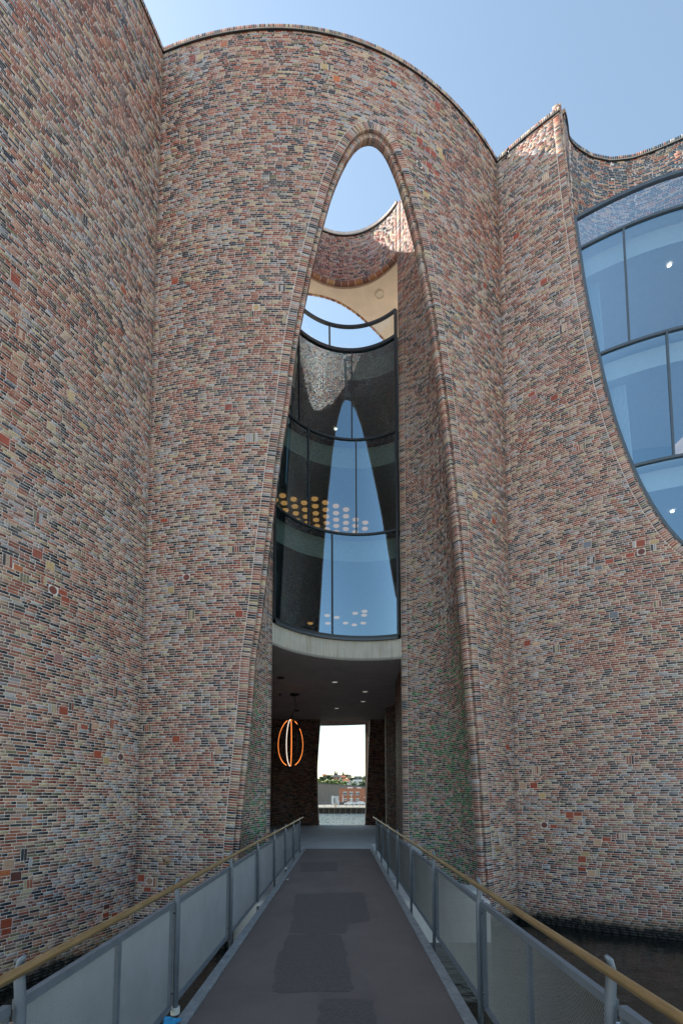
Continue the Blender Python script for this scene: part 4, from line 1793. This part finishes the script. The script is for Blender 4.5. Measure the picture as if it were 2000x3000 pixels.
for th in (R(8), R(68), R(128)):
    MB().tube(hoop(th), .034, 8, cap=False).build('hoop', M['black_metal'], lamp, smooth=True)
for th, a, b, mt in ((R(188), .22, 2.85, 'lamp_orange'), (R(8), .9, 2.80, 'lamp_orange'), (R(8), .12, .62, 'lamp_orange'), (R(-80), .10, 3.04, 'lamp_orange'), (R(257), .12, 3.02, 'lamp_white')):
    m = MB()
    wd = .016 if mt == 'lamp_orange' else .012
    m.tube(hoop(th, .955, a, b, 40), wd, 8)
    m.build('light_strip', M[mt], lamp, smooth=True)
m = MB()
m.tube([(c_[0], LD, top[2] - .03), (c_[0] + .10, LD, top[2] + .30), (c_[0] + .28, LD, top[2] + .62), (c_[0] + .20, LD, top[2] + 1.0), (c_[0] + .16, LD, ZC - .05)], .018, 8)
m.build('cable', M['black_metal'], lamp, smooth=True)
MB().tube([(c_[0] + .16, LD, ZC - .09), (c_[0] + .16, LD, ZC)], .20, 16).build('ceiling_rose', M['black_metal'], lamp)

DL = [(980.5, 1999, 'recessed downlight in the passage ceiling nearest the curved beam'), (1069, 2027, 'recessed downlight in the passage ceiling, second one from the beam'), (1063, 2056, 'recessed downlight in the passage ceiling, third one from the beam'), (986, 2076, 'recessed downlight in the passage ceiling farthest from the beam')]
for px_, py_, lab in DL:
    q = at_z(px_, py_, ZC - .012)
    root = thing('ceiling_light', (q[0], q[1], ZC), lab, 'ceiling light', 'lit downlights in the passage ceiling')
    ringp = [(q[0] + .15 * math.cos(k * .3142), q[1] + .15 * math.sin(k * .3142), ZC - .008) for k in range(21)]
    MB().tube(ringp, .016, 6, cap=False).build('trim_ring', M['soffit'], root)
    MB().prism([(q[0] + .14 * math.cos(k * .3142), q[1] + .14 * math.sin(k * .3142)) for k in range(20)], ZC - .010, ZC - .002).build('lens', M['lamp_cool'], root)
for px_, py_, lab in ((822, 1987, 'dark flat ceiling fixture on the passage ceiling above the lamp'), (870, 2083, 'dark flat ceiling fixture behind the lamp cable')):
    q = at_z(px_, py_, ZC - .03)
    root = thing('ceiling_fixture', (q[0], q[1], ZC), lab, 'ceiling fixture', 'dark fixtures on the passage ceiling')
    m = MB()
    m.tube([(q[0], q[1], ZC - .05), (q[0], q[1], ZC)], [.15, .17], 16)
    m.build('fixture_body', M['black_metal'], root)
for px_, py_, lab in ((820, 2035, 'small dark ceiling hook beside the lamp, the one over the brick wall'), (873, 2035, 'small dark ceiling hook beside the lamp, the one toward the opening')):
    q = at_z(px_, py_, ZC - .03)
    root = thing('ceiling_hook', (q[0], q[1], ZC), lab, 'hook', 'hooks on the passage ceiling')
    m = MB()
    m.tube([(q[0], q[1], ZC - .03), (q[0], q[1], ZC)], .09, 12)
    m.tube([(q[0] - .06, q[1], ZC - .10), (q[0], q[1], ZC - .03), (q[0] + .07, q[1], ZC - .09)], .02, 6)
    m.build('hook_body', M['black_metal'], root)

# round lamps on the ceilings behind the concave glass
DISC = [(334, 1052), (345, 1108), (355, 1163), (366, 1215), (418, 1079), (427, 1134), (435, 1187), (443, 1240), (498, 1107), (506, 1160), (513, 1213), (520, 1262), (578, 1077), (583, 1133), (587, 1187), (590, 1238), (597, 1285), (661, 1105), (664, 1160), (667, 1211), (671, 1261), (673, 1308), (741, 1131), (742, 1185), (743, 1236), (744, 1284), (745, 1330), (819, 1158), (818, 1210), (818, 1260), (817, 1307), (815, 1350), (892, 1235), (890, 1283), (889, 1330), (966, 1258), (963, 1305), (960, 1350), (285, 1138), (275, 1085)]
DISC2 = [(545, 2030), (617, 2070), (675, 1970), (680, 2030), (747, 1985), (747, 2070), (815, 2028), (888, 1953), (882, 2042), (880, 2094), (960, 1938), (957, 1968), (950, 2028)]
me_disc = None
ORD = ['first', 'second', 'third', 'fourth', 'fifth', 'sixth', 'seventh', 'eighth', 'ninth', 'tenth', 'eleventh', 'twelfth', 'thirteenth']
for lst, zc, lab, grp in ((DISC, TR[2] - .95, 'round orange ceiling lamp behind middle glass', 'round ceiling lamps behind the middle storey glass'), (DISC2, TR[1] - .95, 'round pinkish ceiling lamp behind lowest glass', 'round ceiling lamps behind the lowest storey glass')):
    cols_ = {}
    for (a, b) in sorted(lst):
        for c0 in cols_:
            if abs(c0 - a) < 24 + (12 if a < 600 and len(lst) > 20 else 0):
                cols_[c0].append((a, b))
                break
        else:
            cols_[a] = [(a, b)]
    named = {}
    for i, c0 in enumerate(sorted(cols_)):
        for k, q_ in enumerate(sorted(cols_[c0], key=lambda w_: w_[1])):
            named[q_] = '%s, %s column from the left, %s from its top' % (lab, ORD[i], ORD[k])
    for (a, b) in lst:
        q = at_z(700 + a * .38265, 1050 + b * .38265, zc - .02)
        if me_disc is None:
            m = MB()
            m.prism([(.145 * math.cos(k * .2618), .145 * math.sin(k * .2618)) for k in range(24)], -.02, .018)
            me_disc = bpy.data.meshes.new('disc_lamp')
            me_disc.from_pydata(m.v, [], m.f)
            me_disc.materials.append(M['lamp_disc'])
        o = link('disc_lamp', me_disc, None, None, tuple(q))
        tag(o, named[(a, b)], 'ceiling lamp', grp)
# small spots seen through the glass, and the curtains of the bay
for (px_, py_, zc, lab) in ((983, 1257, TR[3] - .97, 'small lit spot behind the upper storey of the concave glass'), (1960, 777, BT[1] - .74, 'small lit ceiling spot behind the upper panes of the glazed bay'), (1969, 1499, BT[3] - .74, 'small lit ceiling spot behind the lowest panes of the glazed bay')):
    q = at_z(px_, py_, zc - .02)
    root = thing('spot_light', tuple(q), lab, 'spotlight', 'small spotlights indoors')
    MB().prism([(q[0] + .055 * math.cos(k * .524), q[1] + .055 * math.sin(k * .524)) for k in range(12)], zc - .03, zc - .012).build('spot_lens', M['lamp_spot'], root)
    MB().tube([(q[0] + .07 * math.cos(k * .524), q[1] + .07 * math.sin(k * .524), zc - .012) for k in range(13)], .012, 6, cap=False).build('spot_ring', M['slab_white'], root)


def curtain(s0, s1, z0, z1, lab):
    n = 60
    A_, B_ = [], []
    for i in range(n):
        u = i / (n - 1)
        s_ = s0 + u * (s1 - s0)
        d_ = GD + .75 + .05 * math.sin(u * 46) + .02 * math.sin(u * 93)
        A_.append(tuple(RIGHT.at(np.array([s_]), z0, d_)[0]))
        B_.append(tuple(RIGHT.at(np.array([s0 + (s_ - s0) * .8]), z1, d_)[0]))
    o = MB().strip(A_, B_).build('curtain', M['curtain'], smooth=True)
    tag(o, lab, 'curtain', 'curtains in the glazed bay')


c1 = RIGHT.hit(1740, 900)[0]
curtain(c1 - .25, c1 + .28, BT[2] + .05, BT[1] - .75, 'pale gathered curtain behind the upper left pane of the bay')
c1 = RIGHT.hit(1815, 1200)[0]
curtain(c1 - .22, c1 + .42, BT[3] + .05, BT[2] - .75, 'pale gathered curtain behind the lower left pane of the bay')

# ------------------------------------------------------------------ far bank
fm = simple
M['timber'] = fm('sheet_pile', (.050, .036, .028), .8, var=.35, scale=1.2)
M['pile_edge'] = fm('pile_flange', (.20, .16, .10), var=.3, scale=1)
M['cap'] = fm('quay_cap', (.44, .38, .29))
M['hall'] = fm('hall_cladding', (.20, .165, .145), var=.1, scale=.5)
M['office'] = fm('office_brick', (.36, .14, .075), var=.12, scale=2)
M['white'] = fm('white_paint', (.75, .75, .73), .5, var=.03)
M['car_white'] = fm('car_white', (.70, .71, .72), .25, var=.02)
M['car_dark'] = fm('car_dark', (.04, .045, .06), .25, var=.02)
M['car_silver'] = fm('car_silver', (.42, .45, .48), .3, .3, var=.02)
M['glass_dark'] = fm('dark_window', (.02, .025, .03), .12, var=.02)
M['rubber'] = fm('rubber', (.02, .02, .02), .9)
M['tile_red'] = fm('roof_tile_red', (.36, .13, .07))
M['tile_dark'] = fm('roof_tile_dark', (.07, .07, .085))
M['tile_grey'] = fm('roof_grey', (.20, .21, .23))
M['h_white'] = fm('house_white', (.70, .68, .64))
M['h_brick'] = fm('house_brick', (.38, .19, .12))
M['h_yellow'] = fm('house_yellow', (.55, .43, .22))
M['leaf_light'] = fm('leaf_light', (.13, .17, .040), var=.4, scale=.5)
M['leaf_dark'] = fm('leaf_dark', (.045, .075, .025), var=.4, scale=.5)
M['leaf_pine'] = fm('leaf_pine', (.022, .040, .022), var=.4, scale=.5)
M['bark'] = fm('bark', (.07, .05, .035))

qw = thing('quay_wall', (0, QD, WATER_Z), 'dark timbered quay wall with pale flanges across the harbour', 'quay wall')
m = MB()
m.box((0, QD + .45, QZ - .12), (90, 1.5, .26))
m.build('quay_cap', M['cap'], qw)
me_p = me_f = None
sp_ = 15.95 / FPX * QD
x0 = at_y(935, 2370, QD)[0]
for k in range(-8, 19):
    x_ = x0 + k * sp_
    if me_p is None:
        MBp = MB().box((0, QD + .25, (QZ - .26 + WATER_Z - .5) / 2), (sp_ * .48, .5, QZ - .26 - WATER_Z + .5))
        MBp.box((sp_ * .5, QD + .42, (QZ - .26 + WATER_Z - .5) / 2), (sp_ * .52, .3, QZ - .26 - WATER_Z + .5))
        o = MBp.build('pile', M['timber'], qw)
        me_p = o.data
        m = MB().box((-sp_ * .24, QD - .04, (QZ - .27 + WATER_Z - .1) / 2), (.14, .14, QZ - .27 - WATER_Z + .1))
        o2 = m.build('flange', M['pile_edge'], qw)
        me_f = o2.data
        o.location.x = o2.location.x = x_
    else:
        link('pile', me_p, None, qw, (x_, 0, 0))
        link('flange', me_f, None, qw, (x_, 0, 0))

fn = thing('harbour_fence', (0, QD + 3, QZ), 'low wire fence along the far quay in front of the cars', 'fence')
for k in range(14):
    x_ = -14 + k * 2.2
    MB().tube([(x_, QD + 3, QZ), (x_, QD + 3, QZ + 1.5)], .05, 6).build('post', M['tile_grey'], fn)
for z_ in (.12, .8, 1.5):
    MB().tube([(-14, QD + 3, QZ + z_), (14.6, QD + 3, QZ + z_)], .03, 6).build('rail', M['tile_grey'], fn)
m = MB()
for k in range(120):
    x_ = -14 + k * .24
    m.box((x_, QD + 3, QZ + .8), (.02, .02, 1.36))
m.build('wire_infill', M['tile_grey'], fn)['kind'] = 'stuff'

q = at_y(983, 2363, QD + 1.2)
ob = thing('concrete_pillar', (q[0], QD + 1.2, QZ), 'square pale concrete pillar on the edge of the far quay', 'pillar')
MB().box((q[0], QD + 1.2, QZ + .62), (.66, .5, 1.24)).build('shaft', M['cap'], ob)
MB().box((q[0], QD + 1.2, QZ + 1.29), (.74, .58, .10)).build('cap', M['cap'], ob)
q = at_y(991.5, 2363, QD + 1.0)
ob = thing('mooring_post', (q[0], QD + 1.0, QZ), 'thin white post with a crossbar beside the concrete pillar', 'post')
MB().tube([(q[0], QD + 1, QZ), (q[0], QD + 1, QZ + 2.1)], .07, 8).build('shaft', M['white'], ob)
MB().tube([(q[0] - .25, QD + 1, QZ + 1.95), (q[0] + .25, QD + 1, QZ + 1.95)], .06, 8).build('crossbar', M['white'], ob)
for px_, yt, D_, lab in ((974.5, 2331, 205, 'white lamp post in front of the grey hall'), (1003.5, 2330, 208, 'white lamp post at the corner of the red office'), (1029, 2327, 208, 'white lamp post before the middle window of the red office')):
    q = at_y(px_, yt, D_)
    ob = thing('lamp_post', (q[0], D_, QZ), lab, 'lamp post', 'lamp posts on the far quay')
    MB().tube([(q[0], D_, QZ), (q[0], D_, q[2])], [.09, .06], 8).build('pole', M['white'], ob)
    MB().box((q[0], D_ - .25, q[2] + .06), (.22, .7, .12)).build('lamp_head', M['tile_grey'], ob)


def car(px_, D_, L_, hgt, mat, lab, name='parked_car'):
    q = at_y(px_, 2360, D_)
    cx = q[0]
    root = thing(name, (cx, D_, QZ), lab, 'car', 'cars parked on the far quay')
    prof = [(-.5, .22), (-.5, .55), (-.47, .62), (-.30, .68), (-.18, .95), (-.02, 1.0), (.28, .98), (.42, .70), (.49, .64), (.5, .25)]
    w_ = 1.75
    n_ = len(prof)
    vs = []
    for yy in (-w_ / 2, w_ / 2):
        for a, b in prof:
            inset = .16 if b > .72 else 0
            vs.append((cx + a * L_, D_ + yy * (1 - inset), QZ + b * hgt))
    fs = [tuple(range(n_)), tuple(range(2 * n_ - 1, n_ - 1, -1))] + [(i, n_ + i, n_ + (i + 1) % n_, (i + 1) % n_) for i in range(n_)]
    MB().add(vs, fs).build('body', mat, root)
    for a0, a1, b0, b1 in ((-.21, -.03, -.15, -.03), (0, .16, 0, .16), (.18, .36, .19, .29)):
        yy = D_ - w_ / 2 * .92
        MB().add([(cx + a0 * L_, yy - .03, QZ + .71 * hgt), (cx + a1 * L_, yy - .03, QZ + .71 * hgt), (cx + b1 * L_, yy + .05, QZ + .92 * hgt), (cx + b0 * L_, yy + .05, QZ + .92 * hgt)], [(0, 1, 2, 3)]).build('window', M['glass_dark'], root)
    for a in (-.31, .30):
        for s_ in (-1, 1):
            y_ = D_ + s_ * (w_ / 2 - .05)
            wv = MB().tube([(cx + a * L_, y_ - .11, QZ + .31), (cx + a * L_, y_ + .11, QZ + .31)], .31, 14)
            wh = wv.build('wheel', M['rubber'], root)
            MB().tube([(cx + a * L_, y_ - .125 * 1, QZ + .31), (cx + a * L_, y_ + .125, QZ + .31)], .18, 10).build('rim', M['car_silver'], wh)


car(1023, 200, 4.2, 1.55, M['car_white'], 'white hatchback parked on the far quay before the office, second car from the pillar side')
car(1054, 201, 4.4, 1.65, M['car_white'], 'white sport utility car parked at the corner end of the red office')
car(1004, 203, 4.0, 1.4, M['car_dark'], 'dark car parked on the far quay nearest the concrete pillar')
car(1037, 207, 4.2, 1.5, M['car_silver'], 'silver car half hidden between the two white cars')

# red brick office
OD = 216.0
a_, b_ = at_y(993, 2311.5, OD), at_y(1090, 2311.5, OD)
of = thing('office_building', ((a_[0] + b_[0]) / 2, OD, QZ), 'flat roofed red brick office of two storeys on the far quay', 'building')
oz = a_[2]
MB().box(((a_[0] + b_[0]) / 2, OD + 5, (oz + QZ) / 2), (b_[0] - a_[0], 10, oz - QZ)).build('wall', M['office'], of)
MB().box(((a_[0] + b_[0]) / 2, OD + 5, oz + .08), (b_[0] - a_[0] + .5, 10.5, .16)).build('roof', M['tile_red'], of)
for (l, r_, t_, bt) in ((820, 908, 945, 1020), (965, 1052, 945, 1020), (1112, 1196, 945, 1020), (815, 908, 1100, 1145), (960, 1052, 1100, 1150), (1112, 1196, 1100, 1150)):
    q0, q1 = at_y(900 + l * .12755, 2200 + t_ * .12755, OD), at_y(900 + r_ * .12755, 2200 + bt * .12755, OD)
    w_, h_ = q1[0] - q0[0], q0[2] - q1[2]
    fr = MB().box(((q0[0] + q1[0]) / 2, OD - .02, (q0[2] + q1[2]) / 2), (w_, .16, h_)).build('window', M['white'], of)
    for k in (-1, 0, 1):
        MB().box(((q0[0] + q1[0]) / 2 + k * w_ / 3, OD - .11, (q0[2] + q1[2]) / 2 - .05), (w_ / 3 - .16, .06, h_ - .4)).build('pane', M['glass_dark'], fr)
    MB().box(((q0[0] + q1[0]) / 2, OD - .08, q1[2] - .08), (w_ + .2, .3, .14)).build('sill', M['tile_grey'], fr)
for l, r_, t_ in ((925, 1045, 838), (1150, 1240, 842)):
    q0, q1 = at_y(900 + l * .12755, 2200 + t_ * .12755, OD + 3), at_y(900 + r_ * .12755, 2311, OD + 3)
    MB().box(((q0[0] + q1[0]) / 2, OD + 4, (q0[2] + oz + .16) / 2), (q1[0] - q0[0], 2, q0[2] - oz - .16)).build('roof_unit', M['white'], of)
q = at_y(1068.5, 2337, OD)
MB().box((q[0], OD - .05, q[2]), (.9, .1, .25)).build('sign_plate', M['white'], of)
# grey hall running away behind it
ha, hb = at_y(900, 2289, 226), at_y(1092, 2307, 326)
hz = at_y(927, 2292, 232)[2]
hh_ = thing('warehouse', (0, 260, QZ), 'long windowless grey brown hall behind the red office', 'building')
A_, B_ = np.array([ha[0] - 14, 214.0]), np.array([hb[0], 326.0])
d_ = (B_ - A_) / np.linalg.norm(B_ - A_)
n_ = np.array([-d_[1], d_[0]])
MB().prism([tuple(A_), tuple(B_), tuple(B_ + n_ * 40), tuple(A_ + n_ * 40)], QZ, hz).build('wall', M['hall'], hh_)
L_ = np.linalg.norm(B_ - A_)
mm_ = None
for k in range(int(L_ / 2.2)):
    c2 = A_ + d_ * (1.1 + k * 2.2) - n_ * .08
    ang_ = math.atan2(d_[1], d_[0])
    if mm_ is None:
        o = MB().box((0, 0, (QZ + hz) / 2), (.24, .14, hz - QZ)).build('cladding_panel', M['hall'], None)
        o.parent = hh_
        mm_ = o.data
    else:
        o = link('cladding_panel', mm_, None, hh_)
    o.location = (c2[0] - hh_.location.x, c2[1] - hh_.location.y, -QZ)
    o.rotation_euler = (0, 0, ang_)
c2 = (A_ + B_) / 2
m = MB()
m.prism([tuple(A_ - n_ * .3), tuple(B_ - n_ * .3), tuple(B_ + n_ * 40), tuple(A_ + n_ * 40)], hz + .002, hz + .3)
m.build('roof_edge', M['tile_dark'], hh_)
q0, q1 = at_y(970, 2333, 212), at_y(992, 2342, 212)
cb = thing('container', ((q0[0] + q1[0]) / 2, 213, QZ), 'pale grey shipping container between hall and office', 'container')
MB().box(((q0[0] + q1[0]) / 2, 213, (q0[2] + QZ) / 2), (q1[0] - q0[0], 2.2, q0[2] - QZ)).build('shell', M['car_silver'], cb)
MB().box(((q0[0] + q1[0]) / 2 - .3, 211.86, (q0[2] + QZ) / 2), (.9, .06, 2.2)).build('door', M['tile_grey'], cb)


def house(px_, py_, D_, w_, hw_, roofh, wall_m, roof_m, lab, gable=False):
    D_ *= 2
    """py_: eaves line"""
    q = at_y(px_, py_, D_)
    x_, ze = q[0], q[2]
    root = thing('house', (x_, D_, ze - hw_), lab, 'house', 'houses on the hill')
    MB().box((x_, D_ + w_ * .4, ze - hw_ / 2 - 1), (w_, w_ * .8, hw_ + 2)).build('wall', M[wall_m], root)
    m = MB()
    e = .4
    if gable:
        v = [(x_ - w_ / 2 - e, D_ - e, ze), (x_ + w_ / 2 + e, D_ - e, ze), (x_, D_ - e, ze + roofh), (x_ - w_ / 2 - e, D_ + w_ * .8 + e, ze), (x_ + w_ / 2 + e, D_ + w_ * .8 + e, ze), (x_, D_ + w_ * .8 + e, ze + roofh)]
        m.add(v, [(0, 2, 5, 3), (1, 4, 5, 2), (3, 5, 4), (0, 3, 4, 1), (0, 1, 2)])
    else:
        v = [(x_ - w_ / 2 - e, D_ - e, ze), (x_ + w_ / 2 + e, D_ - e, ze), (x_ + w_ / 2 + e, D_ + w_ * .8 + e, ze), (x_ - w_ / 2 - e, D_ + w_ * .8 + e, ze), (x_ - w_ / 2 - e, D_ + w_ * .4, ze + roofh), (x_ + w_ / 2 + e, D_ + w_ * .4, ze + roofh)]
        m.add(v, [(0, 1, 5, 4), (2, 3, 4, 5), (0, 4, 3), (1, 2, 5), (0, 3, 2, 1)])
    rf = m.build('roof', M[roof_m], root)
    MB().box((x_ + w_ * .25, D_ + w_ * .4, ze + roofh), (.7, .7, 1.6)).build('chimney', M['h_brick'], rf)
    for k in (-.27, .27):
        wn_ = MB().box((x_ + k * w_, D_ - .05, ze - hw_ * .45), (w_ * .2, .2, hw_ * .4)).build('window', M['glass_dark'], root)


house(950, 2272, 430, 6, 4.5, 2.2, 'h_brick', 'tile_red', 'red roofed brick house among the trees at the lamp side of the hill')
house(985, 2277, 410, 11, 4, 3.6, 'h_brick', 'tile_dark', 'house with a broad dark roof below the two tall conifers')
house(996.5, 2276, 425, 7, 4.5, 3.0, 'h_white', 'tile_red', 'pale house with red roof right of the conifers', True)
house(1006, 2278, 418, 7.5, 4.5, 3.2, 'h_brick', 'tile_red', 'brick house with red roof below the single conifer')
house(1022.5, 2276, 430, 6.5, 4.5, 2.8, 'h_yellow', 'tile_dark', 'yellow house with dark roof on the hill')
house(1013.5, 2289, 375, 9, 5, 3.8, 'h_white', 'tile_red', 'white house with a big orange red roof low on the hill')
house(1024, 2287, 378, 6, 5, 3.0, 'h_white', 'tile_dark', 'white gabled house low on the hill', True)
house(1048, 2277, 415, 12.5, 6, 1.6, 'tile_grey', 'tile_dark', 'wide grey block with a flat dark roof on the hilltop')
house(1047, 2289, 372, 14, 4, 2.4, 'h_white', 'tile_grey', 'long pale house with grey roof below the grey block')
house(1072, 2277, 420, 8, 5, 2.4, 'h_white', 'tile_grey', 'grey roofed house at the far side of the hill beside the opening')


def tree(px_, ytop, D_, w_, mat, lab, kind='broad', n=760):
    D_ *= 2
    w_ *= 1.35
    q = at_y(px_, ytop, D_)
    x_ = q[0]
    zb = hill_z(x_, D_) if D_ > 600 else QZ
    zb = max(zb, q[2] - 26)
    ht = max(6.0, q[2] - zb)
    name = 'conifer' if kind == 'pine' else 'broadleaf_tree'
    root = thing(name, (x_, D_, zb), lab, 'tree', 'trees on the hill')
    m = MB()
    m.tube([(x_, D_, zb - 6), (x_ + .1, D_, zb + ht * .35), (x_, D_, zb + ht * .8)], [.32, .22, .06], 7)
    for k in range(5):
        a = k * 1.3
        h0 = zb + ht * (.3 + .08 * k)
        m.tube([(x_, D_, h0), (x_ + math.cos(a) * w_ * .3, D_ + math.sin(a) * w_ * .3, h0 + ht * .15)], [.12, .04], 5)
    m.build('trunk', M['bark'], root)
    vs, fs = [], []
    clumps = [(rnd.gauss(0, .27), rnd.gauss(0, .27), rnd.random()) for _ in range(16)]
    for k in range(n):
        if kind == 'pine':
            u = rnd.random() ** .8
            rad = w_ * .5 * (1 - u) * (.5 + .5 * rnd.random())
            a = rnd.random() * 6.283
            c0 = Vector((x_ + rad * math.cos(a), D_ + rad * math.sin(a), zb + ht * (.12 + .88 * u)))
            sz = .8
        else:
            cl = clumps[k % 16]
            c0 = Vector((x_ + w_ * (cl[0] + rnd.gauss(0, .11)), D_ + w_ * (cl[1] + rnd.gauss(0, .11)), zb + ht * (.28 + .60 * cl[2] * (1 - .5 * (abs(cl[0]) + abs(cl[1]))) + rnd.gauss(0, .055))))
            sz = 1.35
        u_ = Vector((rnd.gauss(0, 1), rnd.gauss(0, 1), rnd.gauss(0, 1))).normalized()
        v_ = u_.orthogonal().normalized()
        s_ = sz * (.6 + .8 * rnd.random())
        b = len(vs)
        vs += [c0 + u_ * s_, c0 + v_ * s_ * .7, c0 - u_ * s_, c0 - v_ * s_ * .7]
        fs.append((b, b + 1, b + 2, b + 3))
    MB().add(vs, fs).build('crown', mat, root)


tl = [(931, 2280, 340, 7.5), (941, 2281, 336, 7), (950, 2279, 338, 8), (960, 2278, 341, 8), (969, 2279, 337, 7), (978, 2280, 342, 8), (988, 2281, 338, 7), (998, 2282, 336, 7.5), (1007, 2284, 335, 7)]
lt = ['light green bushy tree in the row behind the hall, %s' % w_ for w_ in ('first at the brick edge', 'second from the brick edge', 'third from the brick edge', 'fourth from the brick edge', 'fifth from the brick edge', 'sixth from the brick edge', 'seventh from the brick edge', 'eighth from the brick edge', 'last before the white house')]
for q, lab in zip(tl, lt):
    tree(q[0], q[1], q[2], q[3], M['leaf_light'], lab)
for q, lab in (((938, 2272, 415, 9), 'dark green rounded tree behind the light row next to the brick edge'), ((959, 2268, 425, 9), 'dark tree beside the red roofed house'), ((969, 2273, 420, 8), 'dark tree between red house and conifers'), ((1013, 2268, 440, 8), 'dark tree behind the single conifer'), ((1018, 2269, 442, 7), 'dark tree behind the yellow house'), ((1036, 2278, 395, 8), 'mid green tree before the grey block'), ((1064, 2275, 405, 8), 'mid green tree beside the wide grey block'), ((1036, 2291, 352, 9), 'green tree below the white gabled house'), ((1063, 2286, 356, 8), 'green tree at the end of the long pale house'), ((1076, 2282, 358, 8), 'green tree at the brick edge of the opening, above the office')):
    tree(q[0], q[1], q[2], q[3], M['leaf_dark'], lab)
for q, lab in (((981, 2260, 436, 5), 'tall dark conifer, left one of the close pair on the hill'), ((986, 2262, 438, 5), 'tall dark conifer, right one of the close pair on the hill'), ((1005, 2263, 440, 5.5), 'single dark conifer above the brick house')):
    tree(q[0], q[1], q[2], q[3], M['leaf_pine'], lab, 'pine', 460)
